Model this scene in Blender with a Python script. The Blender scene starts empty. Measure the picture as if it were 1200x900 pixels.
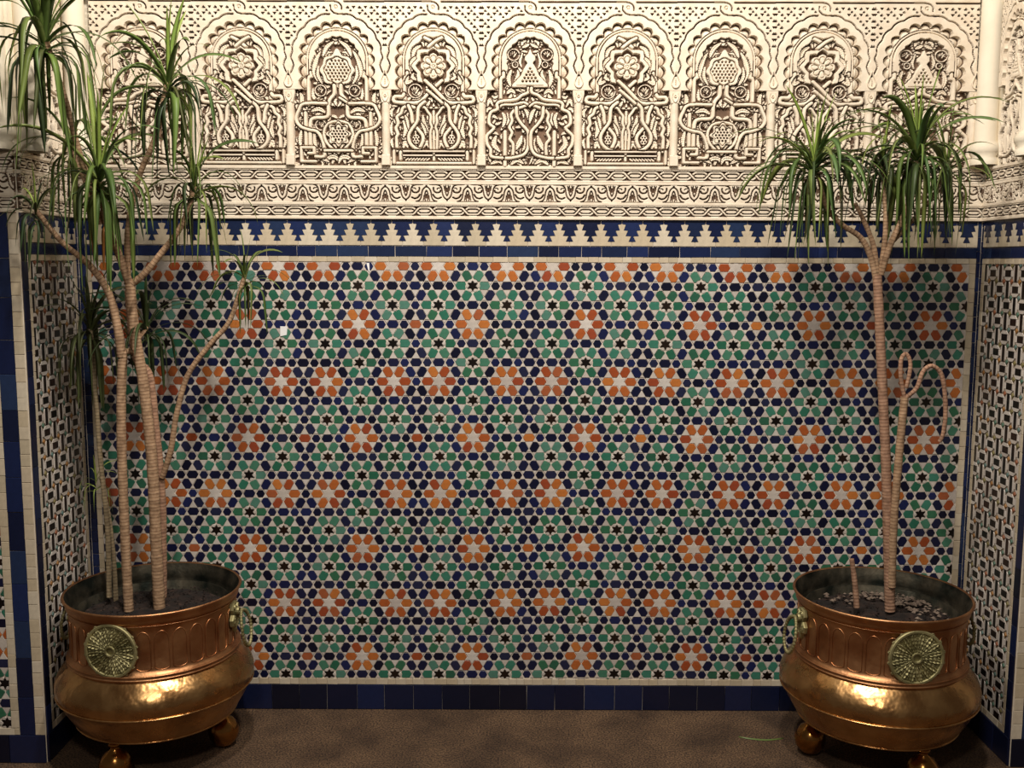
import bpy, bmesh, math, random
import numpy as np
from math import sin, cos, pi, radians as R
from mathutils import Vector, Matrix, noise

random.seed(7)
sc = bpy.context.scene
col = sc.collection

# ------------------------------------------------------------------ camera
CAM = Vector((0.0, -3.5, 1.612))
YAW, PITCH, ROLL, FPX = -0.00101, 0.11927, 0.00375, 1180.0
_F = Vector((sin(YAW) * cos(PITCH), cos(YAW) * cos(PITCH), -sin(PITCH)))
_R0 = Vector((cos(YAW), -sin(YAW), 0))
_U0 = _R0.cross(_F)
_R = _R0 * cos(ROLL) + _U0 * sin(ROLL)
_U = -_R0 * sin(ROLL) + _U0 * cos(ROLL)
cd = bpy.data.cameras.new('camera')
cam = bpy.data.objects.new('camera', cd)
col.objects.link(cam)
cd.sensor_width = 36.0
cd.lens = FPX / 1200 * 36
cd.clip_start = 0.05
m = Matrix((_R, _U, -_F)).transposed().to_4x4()
m.translation = CAM
cam.matrix_world = m
sc.camera = cam

# ------------------------------------------------------------------ world, lights, exposure
w = bpy.data.worlds.new('world'); sc.world = w; w.use_nodes = True
w.node_tree.nodes['Background'].inputs[0].default_value = (1.0, 0.86, 0.72, 1)
w.node_tree.nodes['Background'].inputs[1].default_value = 0.065
sc.view_settings.view_transform = 'Standard'
sc.view_settings.look = 'None'
sc.view_settings.gamma = 1
sc.view_settings.use_curve_mapping = False
sc.view_settings.exposure = 0.2

def lamp(name, loc, target, size, power, color, shape='DISK'):
    ld = bpy.data.lights.new(name, 'AREA')
    ld.shape = shape; ld.size = size; ld.energy = power; ld.color = color
    o = bpy.data.objects.new(name, ld); col.objects.link(o)
    o.location = loc
    o.rotation_euler = (Vector(target) - Vector(loc)).to_track_quat('-Z', 'Y').to_euler()
    return o
lamp('lantern_light', (-0.40, -1.75, 3.75), (0, 0, 1.7), 0.22, 54, (1.0, 0.915, 0.81))
lamp('lantern_light', (0.35, -1.95, 3.75), (0, 0, 1.7), 0.22, 50, (1.0, 0.915, 0.81))
lamp('front_fill_light', (-0.25, -3.9, 3.2), (0, -0.3, 1.0), 0.30, 27, (1.0, 0.915, 0.81))  # unseen fill lamp, added to brighten the planters from the front

# ------------------------------------------------------------------ helpers
def W(px, py, Y):
    """world point seen at pixel (px, py) of the 1200x900 photograph at depth Y"""
    d = _F + _R * ((px - 600) / FPX) + _U * ((450 - py) / FPX)
    return CAM + d * ((Y - CAM.y) / d.y)

def tag(o, label=None, cat=None, group=None, kind=None):
    if label: o['label'] = label
    if cat: o['category'] = cat
    if group: o['group'] = group
    if kind: o['kind'] = kind
    return o

class MB:
    def __init__(s): s.v = []; s.f = []
    def add(s, vs, fs):
        b = len(s.v); s.v.extend(vs); s.f.extend([tuple(i + b for i in f) for f in fs])
    def box(s, a, b):
        x0, y0, z0 = a; x1, y1, z1 = b
        s.add([(x0,y0,z0),(x1,y0,z0),(x1,y1,z0),(x0,y1,z0),(x0,y0,z1),(x1,y0,z1),(x1,y1,z1),(x0,y1,z1)],
              [(0,3,2,1),(4,5,6,7),(0,1,5,4),(1,2,6,5),(2,3,7,6),(3,0,4,7)])
    def prism(s, poly, n0, n1, inset=0.0012):
        """polygon in the (u, v) plane raised from n0 to n1 with a small bevel"""
        n = len(poly)
        cx = sum(p[0] for p in poly) / n; cy = sum(p[1] for p in poly) / n
        r = max(math.hypot(p[0] - cx, p[1] - cy) for p in poly) or 1
        k = max(0.5, 1 - inset / r)
        h = n1 - min(inset, (n1 - n0) * .5)
        A = [(x, y, n0) for x, y in poly]; B = [(x, y, h) for x, y in poly]
        C = [(cx + (x - cx) * k, cy + (y - cy) * k, n1) for x, y in poly]
        fs = [tuple(2 * n + i for i in range(n))]
        for i in range(n):
            j = (i + 1) % n
            fs += [(i, j, n + j, n + i), (n + i, n + j, 2 * n + j, 2 * n + i)]
        s.add(A + B + C, fs)
    def ribbon(s, pts, wd, n0, n1, closed=False, sm=3, flat=.5, taper=False):
        pts = smooth(pts, sm, closed) if sm else list(pts)
        n = len(pts); prof = [(-.5, n0), (-.46, n0 + (n1 - n0) * .7), (-.5 * flat, n1), (.5 * flat, n1), (.46, n0 + (n1 - n0) * .7), (.5, n0)]
        vs = []
        for i, (x, y) in enumerate(pts):
            if closed: a = pts[i - 1]; b = pts[(i + 1) % n]
            else: a = pts[max(i - 1, 0)]; b = pts[min(i + 1, n - 1)]
            tx, ty = b[0] - a[0], b[1] - a[1]; L = math.hypot(tx, ty) or 1
            nx, ny = -ty / L, tx / L
            q = wd
            if taper: q = wd * (0.15 + 0.85 * sin(pi * i / (n - 1)))
            for o_, z in prof: vs.append((x - nx * o_ * q, y - ny * o_ * q, z))
        fs = []
        P = len(prof)
        for i in range(n if closed else n - 1):
            j = (i + 1) % n
            for k in range(P - 1):
                fs.append((i * P + k, i * P + k + 1, j * P + k + 1, j * P + k)[::-1])
        if not closed:
            fs.append(tuple(range(P))); fs.append(tuple((n - 1) * P + k for k in range(P))[::-1])
        s.add(vs, fs)
    def ring(s, cx, cy, r, wd, n0, n1, seg=12, a0=0):
        s.ribbon([(cx + r * cos(a0 + 2 * pi * i / seg), cy + r * sin(a0 + 2 * pi * i / seg)) for i in range(seg)], wd, n0, n1, True, 0)
    def leaf(s, pts, wd, n0, n1, serr=0.0):
        """carved leaf: two lobes either side of a groove, along a spine"""
        pts = smooth(pts, 4, False); n = len(pts); vs = []
        for i, (x, y) in enumerate(pts):
            a = pts[max(i - 1, 0)]; b = pts[min(i + 1, n - 1)]
            tx, ty = b[0] - a[0], b[1] - a[1]; L = math.hypot(tx, ty) or 1
            nx, ny = -ty / L, tx / L; t = i / (n - 1)
            q = wd * (sin(pi * min(1, t * .92 + .06)) ** .8) * (1 - serr * (i % 2))
            hh = n1 - (n1 - n0) * .35 * (i % 2)
            for o_, z in ((-.5, n0), (-.28, hh), (0, n0 + (n1 - n0) * .35), (.28, hh), (.5, n0)):
                vs.append((x - nx * o_ * q, y - ny * o_ * q, z))
        fs = []
        for i in range(n - 1):
            for k in range(4): fs.append((i * 5 + k, (i + 1) * 5 + k, (i + 1) * 5 + k + 1, i * 5 + k + 1))
        s.add(vs, fs)
    def tube(s, pts, rad, seg=8, caps=True):
        n = len(pts); up = None; vs = []
        for i, p in enumerate(pts):
            p = Vector(p); t = (Vector(pts[min(i + 1, n - 1)]) - Vector(pts[max(i - 1, 0)])).normalized()
            if up is None: up = t.orthogonal().normalized()
            up = (up - t * up.dot(t)).normalized(); sd = t.cross(up)
            r = rad[i] if isinstance(rad, (list, tuple)) else rad
            for k in range(seg):
                a = 2 * pi * k / seg; vs.append(tuple(p + (up * cos(a) + sd * sin(a)) * r))
        fs = []
        for i in range(n - 1):
            for k in range(seg):
                fs.append((i * seg + k, i * seg + (k + 1) % seg, (i + 1) * seg + (k + 1) % seg, (i + 1) * seg + k))
        if caps: fs += [tuple(range(seg))[::-1], tuple((n - 1) * seg + k for k in range(seg))]
        s.add(vs, fs)
    def lathe(s, prof, seg=48, c=(0, 0, 0)):
        n = len(prof); vs = []
        for r, z in prof:
            for k in range(seg):
                a = 2 * pi * k / seg; vs.append((c[0] + r * cos(a), c[1] + r * sin(a), c[2] + z))
        fs = []
        for i in range(n - 1):
            for k in range(seg):
                fs.append((i * seg + k, i * seg + (k + 1) % seg, (i + 1) * seg + (k + 1) % seg, (i + 1) * seg + k))
        s.add(vs, fs)
    def mesh(s, name, mat, smooth_=False):
        me = bpy.data.meshes.new(name); me.from_pydata(s.v, [], s.f); me.update()
        if mat: me.materials.append(mat)
        if smooth_: me.polygons.foreach_set('use_smooth', [True] * len(me.polygons))
        return me
    def build(s, name, mat, parent=None, mw=None, smooth_=False):
        return link(name, s.mesh(name, mat, smooth_), parent, mw)

def link(name, me, parent=None, mw=None):
    o = bpy.data.objects.new(name, me); col.objects.link(o)
    if parent: o.parent = parent
    if mw is not None: o.matrix_local = mw
    return o

def empty(name, loc, rz=0):
    o = bpy.data.objects.new(name, None); o.empty_display_size = .1; col.objects.link(o)
    o.location = loc; o.rotation_euler = (0, 0, rz); return o

def smooth(pts, sub, closed=False):
    n = len(pts); out = []
    rng = range(n) if closed else range(n - 1)
    for i in rng:
        if closed: p0, p1, p2, p3 = pts[i - 1], pts[i], pts[(i + 1) % n], pts[(i + 2) % n]
        else: p0, p1, p2, p3 = pts[max(i - 1, 0)], pts[i], pts[i + 1], pts[min(i + 2, n - 1)]
        for k in range(sub):
            t = k / sub
            out.append(tuple(.5 * (2 * b + (c - a) * t + (2 * a - 5 * b + 4 * c - d) * t * t + (3 * b - a - 3 * c + d) * t ** 3)
                             for a, b, c, d in zip(p0, p1, p2, p3)))
    if not closed: out.append(tuple(pts[-1]))
    return out

def clip(poly, u0, u1, v0, v1):
    for ax, lim, sg in ((0, u0, 1), (0, u1, -1), (1, v0, 1), (1, v1, -1)):
        out = []
        for i in range(len(poly)):
            a, b = poly[i - 1], poly[i]
            da, db = (a[ax] - lim) * sg, (b[ax] - lim) * sg
            if (da >= 0) != (db >= 0):
                t = da / (da - db); out.append((a[0] + (b[0] - a[0]) * t, a[1] + (b[1] - a[1]) * t))
            if db >= 0: out.append(b)
        poly = out
        if len(poly) < 3: return []
    return poly

# ------------------------------------------------------------------ materials
def lin(c): return tuple(((x / 255) / 12.92 if x / 255 <= .04045 else ((x / 255 + .055) / 1.055) ** 2.4) for x in c) + (1,)

def base_mat(name, rough=.6, metal=0):
    m = bpy.data.materials.new(name); m.use_nodes = True
    nt = m.node_tree; b = nt.nodes['Principled BSDF']
    b.inputs['Roughness'].default_value = rough; b.inputs['Metallic'].default_value = metal
    return m, nt, b

def noisy(nt, scale, detail=4, obj=True):
    tc = nt.nodes.new('ShaderNodeTexCoord'); n = nt.nodes.new('ShaderNodeTexNoise')
    n.inputs['Scale'].default_value = scale; n.inputs['Detail'].default_value = detail
    nt.links.new(tc.outputs['Object'], n.inputs['Vector']); return n

def ramp(nt, fac, stops, interp='LINEAR'):
    r = nt.nodes.new('ShaderNodeValToRGB'); r.color_ramp.interpolation = interp
    e = r.color_ramp.elements
    while len(e) < len(stops): e.new(.5)
    for i, (p, c) in enumerate(stops): e[i].position = p; e[i].color = lin(c)
    nt.links.new(fac, r.inputs[0]); return r

def bump(nt, b, fac, strength, dist=.002):
    bp = nt.nodes.new('ShaderNodeBump'); bp.inputs['Strength'].default_value = strength; bp.inputs['Distance'].default_value = dist
    nt.links.new(fac, bp.inputs['Height']); nt.links.new(bp.outputs[0], b.inputs['Normal'])

def tile_mat(name, cols, rough=.28):
    """glazed tile: each piece (object or loose island) takes its own shade"""
    m, nt, b = base_mat(name, rough)
    oi = nt.nodes.new('ShaderNodeObjectInfo'); ge = nt.nodes.new('ShaderNodeNewGeometry')
    ad = nt.nodes.new('ShaderNodeMath'); ad.operation = 'ADD'
    nt.links.new(oi.outputs['Random'], ad.inputs[0]); nt.links.new(ge.outputs['Random Per Island'], ad.inputs[1])
    fr = nt.nodes.new('ShaderNodeMath'); fr.operation = 'FRACT'; nt.links.new(ad.outputs[0], fr.inputs[0])
    k = len(cols); r = ramp(nt, fr.outputs[0], [(i / k, c) for i, c in enumerate(cols)], 'CONSTANT')
    n = noisy(nt, 90, 5); mx = nt.nodes.new('ShaderNodeMix'); mx.data_type = 'RGBA'; mx.blend_type = 'MULTIPLY'
    mx.inputs[0].default_value = .35
    nt.links.new(r.outputs[0], mx.inputs[6]); nt.links.new(n.outputs['Fac'], mx.inputs[7])
    nt.links.new(mx.outputs[2], b.inputs['Base Color'])
    bump(nt, b, n.outputs['Fac'], .25, .001)
    return m

M = {}
M['blue'] = tile_mat('glazed_blue', [(26,32,74),(20,24,52),(32,40,86),(24,28,60),(30,34,66),(17,19,42),(38,42,72),(22,26,58)])
M['deep_blue'] = tile_mat('deep_blue_glaze', [(26,38,78),(22,32,68),(32,46,90),(28,40,72),(38,54,88),(20,28,58)], .25)
M['green'] = tile_mat('glazed_green', [(54,120,98),(46,106,82),(66,130,110),(58,114,84),(76,132,108),(50,100,78),(88,136,120)])
M['orange'] = tile_mat('glazed_orange', [(186,104,52),(166,80,44),(200,122,60),(178,94,48),(160,76,48),(192,112,54),(172,96,60)])
M['black'] = tile_mat('glazed_black', [(20,14,12),(26,18,14),(16,12,12),(36,24,18)])
M['white'] = tile_mat('glazed_white', [(216,208,200),(208,198,188),(222,214,206),(212,202,192),(202,192,184)], .35)
M['border_white'] = tile_mat('border_cream', [(216,202,178),(208,192,164),(222,210,188),(202,188,162),(212,196,170)], .35)
M['navy'] = tile_mat('navy_glaze', [(20,28,58),(16,22,46),(26,34,68),(18,24,52),(24,36,74),(14,18,38)], .3)
M['accent'] = tile_mat('glazed_accent', [(168,120,66),(86,120,104),(158,98,68),(100,128,124),(136,126,80)], .35)

m, nt, b = base_mat('grout', .85); n = noisy(nt, 60)
r = ramp(nt, n.outputs['Fac'], [(.3, (196,184,170)), (.7, (212,202,190))]); nt.links.new(r.outputs[0], b.inputs['Base Color']); M['grout'] = m
m, nt, b = base_mat('grout_shaded', .85); n = noisy(nt, 40)  # grout copy for the side walls, their shade put into the colour
r = ramp(nt, n.outputs['Fac'], [(.3, (112,100,86)), (.7, (146,132,114))]); nt.links.new(r.outputs[0], b.inputs['Base Color']); M['grout_shaded'] = m

def plaster(name, a, c, bs=.4, scale=30):
    m, nt, b = base_mat(name, .8); n = noisy(nt, scale, 6)
    r = ramp(nt, n.outputs['Fac'], [(.3, a), (.68, c)]); nt.links.new(r.outputs[0], b.inputs['Base Color'])
    n2 = noisy(nt, 220, 3); bump(nt, b, n2.outputs['Fac'], bs, .0015); return m
M['plaster'] = plaster('carved_plaster', (214,199,178), (230,218,199))
M['plaster_ground'] = plaster('plaster_ground', (82,60,44), (116,92,72))  # recess brown: old grime, deepened with crevice shade put into the colour
M['plaster_plain'] = plaster('smooth_plaster', (222,211,190), (236,227,208), .2, 8)

m, nt, b = base_mat('floor_carpet', .95); n = noisy(nt, 170, 6); n2 = noisy(nt, 5, 4)
r = ramp(nt, n.outputs['Fac'], [(.38, (52,39,30)), (.62, (122,98,74))])
r2 = ramp(nt, n2.outputs['Fac'], [(.35, (176,166,160)), (.65, (255,248,240))])
mx = nt.nodes.new('ShaderNodeMix'); mx.data_type = 'RGBA'; mx.blend_type = 'MULTIPLY'; mx.inputs[0].default_value = 1
nt.links.new(r.outputs[0], mx.inputs[6]); nt.links.new(r2.outputs[0], mx.inputs[7]); nt.links.new(mx.outputs[2], b.inputs['Base Color'])
bump(nt, b, n.outputs['Fac'], .6, .004); M['carpet'] = m

def metal(name, a, c, rough, ham=0.25, hs=38):
    m, nt, b = base_mat(name, rough, 1.0); n = noisy(nt, 14, 6)
    r = ramp(nt, n.outputs['Fac'], [(.35, a), (.65, c)]); nt.links.new(r.outputs[0], b.inputs['Base Color'])
    rr = nt.nodes.new('ShaderNodeMapRange'); rr.inputs[3].default_value = rough - .08; rr.inputs[4].default_value = rough + .16
    nt.links.new(n.outputs['Fac'], rr.inputs[0]); nt.links.new(rr.outputs[0], b.inputs['Roughness'])
    n2 = noisy(nt, hs, 2); bump(nt, b, n2.outputs['Fac'], ham, .006); return m
M['brass'] = metal('hammered_brass', (180,134,86), (208,164,110), .24, .55, 26)
M['copper'] = metal('copper_neck', (176,122,84), (204,154,110), .38, .25)
M['medal'] = metal('tarnished_brass', (120,114,76), (172,164,120), .5, .1)
M['medal'].node_tree.nodes['Principled BSDF'].inputs['Metallic'].default_value = .6
M['patina'] = metal('inner_patina', (40,44,40), (92,86,74), .6, .5)
M['foot'] = metal('foot_brass', (150,104,54), (196,142,80), .2, .08)

m, nt, b = base_mat('soil', .95); n = noisy(nt, 30, 8)
r = ramp(nt, n.outputs['Fac'], [(.35, (16,10,8)), (.6, (38,25,19)), (.75, (72,54,44))]); nt.links.new(r.outputs[0], b.inputs['Base Color']); M['soil'] = m
m, nt, b = base_mat('pale_pebbles', .9); n = noisy(nt, 40, 6)
r = ramp(nt, n.outputs['Fac'], [(.3, (76,62,54)), (.7, (138,122,108))]); nt.links.new(r.outputs[0], b.inputs['Base Color']); M['pebble'] = m

def bark(name, a, c, ringc):
    m, nt, b = base_mat(name, .85)
    at = nt.nodes.new('ShaderNodeAttribute'); at.attribute_name = 'along'
    n = noisy(nt, 55, 6)
    r = ramp(nt, n.outputs['Fac'], [(.3, a), (.7, c)])
    wv = nt.nodes.new('ShaderNodeMath'); wv.operation = 'FRACT'; nt.links.new(at.outputs['Fac'], wv.inputs[0])
    r2 = ramp(nt, wv.outputs[0], [(0, ringc), (.16, (255,255,255)), (.8, (225,215,205)), (1, ringc)])
    mx = nt.nodes.new('ShaderNodeMix'); mx.data_type = 'RGBA'; mx.blend_type = 'MULTIPLY'; mx.inputs[0].default_value = .8
    nt.links.new(r.outputs[0], mx.inputs[6]); nt.links.new(r2.outputs[0], mx.inputs[7]); nt.links.new(mx.outputs[2], b.inputs['Base Color'])
    bump(nt, b, n.outputs['Fac'], .6, .004)
    return m
M['bark'] = bark('ringed_bark', (142,114,88), (196,164,132), (130,108,88))
M['bark_pink'] = bark('ringed_bark_reddish', (138,106,86), (188,150,124), (126,100,86))
M['bark_grey'] = bark('ringed_bark_grey', (122,108,84), (170,154,124), (130,118,98))

def leafm(name, cols):
    m, nt, b = base_mat(name, .5)
    oi = nt.nodes.new('ShaderNodeObjectInfo'); k = len(cols)
    r = ramp(nt, oi.outputs['Random'], [(i / (k - 1), c) for i, c in enumerate(cols)])
    nt.links.new(r.outputs[0], b.inputs['Base Color'])
    tr = nt.nodes.new('ShaderNodeBsdfTranslucent'); nt.links.new(r.outputs[0], tr.inputs[0])
    mx = nt.nodes.new('ShaderNodeMixShader'); mx.inputs[0].default_value = .25
    out = nt.nodes['Material Output']
    nt.links.new(b.outputs[0], mx.inputs[1]); nt.links.new(tr.outputs[0], mx.inputs[2]); nt.links.new(mx.outputs[0], out.inputs[0])
    return m
M['leaf'] = leafm('leaf_green', [(74,98,46),(112,136,62),(82,112,60),(132,144,70),(92,116,52),(122,132,72)])
M['leaf_young'] = leafm('leaf_young_green', [(140,164,72),(164,182,92),(126,156,70)])
M['leaf_old'] = leafm('leaf_dark', [(48,68,40),(66,82,44),(92,90,48)])
M['leaf_dry'] = leafm('leaf_dry', [(150,92,40),(176,116,48)])
m, nt, b = base_mat('white_chip', .7); b.inputs['Base Color'].default_value = lin((236,236,236)); M['chip'] = m

# ------------------------------------------------------------------ the setting: floor and walls
XL, XR, PD = -1.505, 1.612, 0.405      # niche sides and depth
def struct(name, mb, mat):
    o = mb.build(name, mat); o['kind'] = 'structure'; return o
q = MB(); q.box((-3.2, -5.0, -.06), (3.2, 0.0, 0)); floor = struct('floor', q, M['carpet'])
q = MB(); q.box((XL, 0, 0), (XR, .12, 3.0)); wall_back = struct('wall_back', q, M['plaster_plain'])
q = MB(); q.box((-2.7, -PD, 0), (XL, .12, 3.0)); wall_left = struct('wall_left', q, M['plaster_plain'])
q = MB(); q.box((XR, -PD, 0), (2.8, .12, 3.0)); wall_right = struct('wall_right', q, M['plaster_plain'])

def frame(ox, oy, ux, uy):
    """(u along the wall, v up, n out of the wall)"""
    u = Vector((ux, uy, 0)); v = Vector((0, 0, 1)); n = u.cross(v)
    m = Matrix((u, v, n)).transposed().to_4x4(); m.translation = (ox, oy, 0); return m
F_BACK = frame(0, 0, 1, 0)
F_LEFT = frame(XL, 0, 0, 1)        # u runs from -PD (front) to 0 (corner)
F_RIGHT = frame(XR, 0, 0, -1)      # u runs from 0 (corner) to PD (front)
F_PIERL = frame(0, -PD, 1, 0)
F_PIERR = frame(0, -PD, 1, 0)

H_BASE, H_W1, H_MOS0, H_MOS1, H_W2, H_B2, H_PL = .094, .118, .118, 1.615, 1.634, 1.670, 1.760
def grout(parent, fr, u0, u1, mt='grout'):
    q = MB(); q.box((u0, 0, 0), (u1, H_PL, .0018)); q.build('grout_bed', M[mt], parent, fr)

def course(name, parent, fr, u0, u1, v0, v1, mat, ln, vertical=False, jit=.15, gap=.0012, th=.0052, rnd=random.Random(3)):
    """a row (or column) of hand-cut tiles, each its own object"""
    a, e = (v0, v1) if vertical else (u0, u1)
    while a < e - .003:
        L = ln * (1 + rnd.uniform(-jit, jit)); bnd = min(a + L, e)
        if e - bnd < ln * .3: bnd = e
        x0, x1, y0, y1 = (u0, u1, a, bnd) if vertical else (a, bnd, v0, v1)
        q = MB(); j = lambda: rnd.uniform(-.0006, .0006)
        hw, hh = (x1 - x0) / 2 - gap / 2, (y1 - y0) / 2 - gap / 2
        q.prism([(-hw + j(), -hh + j()), (hw + j(), -hh + j()), (hw + j(), hh + j()), (-hw + j(), hh + j())], 0.001, th + rnd.uniform(-.0006, .0006), .0012)
        mw = fr @ Matrix.Translation(((x0 + x1) / 2, (y0 + y1) / 2, 0)) @ Matrix.Rotation(rnd.uniform(-.008, .008), 4, 'X') @ Matrix.Rotation(rnd.uniform(-.008, .008), 4, 'Y')
        q.build(name, M[mat], parent, mw)
        a = bnd

# ---- the six-fold mosaic ------------------------------------------------------
A0, SQ, GX0, GZ0 = 0.0395858, 0.8416636, -0.1418445, 1.4001513
LAY = [(-10,-4,-26,16),(-13,-2,-10,-14),(-17,-2,50,-4),(-7,-2,0,3),(-3,-2,11,9),(-20,0,74,-13),(-10,0,-7,-6),(0,0,-1,9),(-17,2,58,-16),(-13,2,21,-42),(-7,2,10,-1),(-3,2,-11,5),(-20,4,53,-16),(-10,4,6,-9),(0,4,6,23),(-23,6,36,-14),(-17,6,26,-41),(-13,6,28,-51),(-7,6,20,6),(-3,6,22,4),(-20,8,33,1),(-10,8,27,1),(0,8,24,16),(-17,10,35,-22),(-13,10,36,-56),(-7,10,46,10),(-3,10,-1,8),(-20,12,8,-24),(-10,12,40,-34),(0,12,27,-2),(-17,14,4,-15),(-13,14,68,-49),(-7,14,49,2),(-3,14,9,8),(0,-4,24,7),(10,-4,-13,6),(20,-4,-20,-10),(3,-2,12,10),(7,-2,7,0),(13,-2,-17,25),(17,-2,1,0),(10,0,3,24),(20,0,-1,-8),(3,2,16,6),(7,2,-6,12),(13,2,5,13),(17,2,-17,3),(10,4,-12,30),(20,4,-30,-19),(3,6,20,22),(7,6,-3,36),(13,6,-5,5),(17,6,12,-5),(10,8,-12,40),(20,8,-27,-33),(3,10,24,25),(7,10,0,32),(13,10,-31,25),(17,10,-22,-9),(10,12,-35,-3),(20,12,-25,-28),(3,14,20,17),(7,14,4,15),(13,14,-26,33),(17,14,-26,-10),(30,-4,-20,12),(40,-4,80,35),(23,-2,-22,-23),(27,-2,-28,-1),(33,-2,2,16),(37,-2,50,22),(43,-2,88,23),(30,0,-23,7),(40,0,106,-2),(23,2,-21,-35),(27,2,-36,-13),(33,2,-4,12),(37,2,45,10),(30,4,-26,5),(40,4,79,44),(23,6,-37,-44),(27,6,-21,-30),(33,6,7,-4),(30,8,-22,14),(40,8,49,-2),(23,10,-22,-24),(27,10,-38,-26),(33,10,-8,7),(30,12,-25,-12),(40,12,63,-4),(30,16,-37,-26),(40,16,68,-10),(23,18,-24,-12),(27,18,-34,-6),(33,18,10,4),(30,20,-27,-3),(40,20,50,-28),(23,22,-38,-18),(27,22,-45,-5),(33,22,10,5),(30,24,-24,0),(40,24,94,-16),(23,26,-28,-6),(27,26,-32,-8),(23,30,-30,3),(27,30,-44,11),(23,34,-7,-30),(27,34,-30,-32),(-20,20,-5,-39),(-10,20,51,-22),(0,20,25,2),(-23,22,-36,-10),(-17,22,6,-31),(-13,22,29,-8),(-7,22,54,-23),(-3,22,77,-16),(-20,24,-24,-3),(-10,24,33,-3),(0,24,44,14),(-17,26,-25,-17),(-13,26,21,-27),(-7,26,41,-17),(-3,26,54,-11),(-20,28,-20,-12),(-10,28,22,-3),(0,28,23,-12),(-17,30,-15,-7),(-13,30,-2,0),(-7,30,-5,-24),(-3,30,32,-17),(-10,32,-29,-16),(0,32,-3,-16),(-17,34,-29,-25),(-13,34,-51,-27),(-7,34,-35,-26),(-3,34,-24,-27),(-20,36,-11,-48),(-10,36,-48,-31),(0,36,-33,-14),(-17,38,-52,-21),(-13,38,-67,-15),(-7,38,-64,-4),(-3,38,-55,3),(-23,18,5,-24),(-17,18,12,-39),(-13,18,53,-8),(-7,18,59,-23),(-3,18,67,-17),(10,20,-11,60),(20,20,-47,1),(3,22,12,2),(7,22,-15,83),(13,22,-15,51),(17,22,-18,33),(10,24,-11,63),(20,24,-45,4),(3,26,-8,-10),(7,26,-20,81),(13,26,-10,49),(17,26,-14,22),(10,28,-28,72),(20,28,-45,21),(3,30,21,-16),(7,30,-18,58),(13,30,-21,43),(17,30,-18,16),(10,32,-36,60),(20,32,-11,1),(3,34,-16,-17),(7,34,-48,83),(13,34,-17,43),(17,34,-23,15),(10,36,-61,28),(20,36,-3,3),(3,38,-37,-4),(7,38,13,-32),(13,38,-36,30),(17,38,-11,20),(3,18,32,18),(7,18,15,24),(13,18,4,34),(17,18,-6,23),(-23,-2,37,-1),(-27,-2,-14,-40),(-27,6,21,9),(-27,10,-15,-1),(-23,10,10,5),(-30,12,-21,18),(-23,14,14,-17),(-30,16,-70,3),(-30,20,-77,4),(-30,24,-99,-35),(-27,22,-41,-2)]
_L = np.array(LAY, float)
def lay(k, j):
    """where lattice point (k, j) really sits: the courses were laid by hand and drift a little"""
    d = ((_L[:, 0] - k) * .5) ** 2 + ((_L[:, 1] - j) * .42) ** 2
    wt = np.exp(-d / 5.0) + 1e-7 * np.exp(-d / 200.0)
    s_ = wt.sum()
    return (GX0 + k * A0 + (wt * _L[:, 2]).sum() / s_ * 1e-4, GZ0 - j * A0 * SQ + (wt * _L[:, 3]).sum() / s_ * 1e-4)
def wheel(k, j):
    km, jm = k % 10, j % 12
    if km == 0: return {0: 'F', 4: 'S', 8: 'S'}.get(jm)
    if km in (3, 7): return {6: 'F', 2: 'S', 10: 'S'}.get(jm)
Hh, DEL = .375 * A0, .036 * A0
SY = SQ / .8660254
def rotp(poly, a): return [(x * cos(a) - y * sin(a), x * sin(a) + y * cos(a)) for x, y in poly]
def sq(poly): return [(x, y * SY) for x, y in poly]
hb = Hh - DEL
tip = A0 - 1.1547 * Hh - 1.1547 * DEL; sh = tip - .57735 * hb
SAFT = [(-tip, 0), (-sh, -hb), (sh, -hb), (tip, 0), (sh, hb), (-sh, hb)]
GREEN = [(-.40 * A0, -hb * .62), (-.34 * A0, -hb), (sh, -hb), (tip, 0), (sh, hb), (-.34 * A0, hb), (-.40 * A0, hb * .62), (-.35 * A0, 0)]   # star end on the left
HEXA = [(1.1547 * hb * cos(R(60 * i)), 1.1547 * hb * sin(R(60 * i))) for i in range(6)]
def star(r, ri): return [((r if i % 2 == 0 else ri) * cos(R(90 + 30 * i)), (r if i % 2 == 0 else ri) * sin(R(90 + 30 * i))) for i in range(12)]
BSTAR = star(.53 * A0, .27 * A0)
WSTAR = star(2 * Hh - 1.6 * DEL, 1.1547 * (Hh - DEL))
TRI = [(.40 * A0 * cos(R(90 + 120 * i)), .40 * A0 * sin(R(90 + 120 * i))) for i in range(3)]
TRIS = [(.20 * A0 * cos(R(90 + 120 * i)), .20 * A0 * sin(R(90 + 120 * i))) for i in range(3)]
KITE = [(.30 * A0, 0), (.42 * A0, -.17 * A0), (.56 * A0, -.15 * A0), (.60 * A0, 0), (.56 * A0, .15 * A0), (.42 * A0, .17 * A0)]

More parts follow.
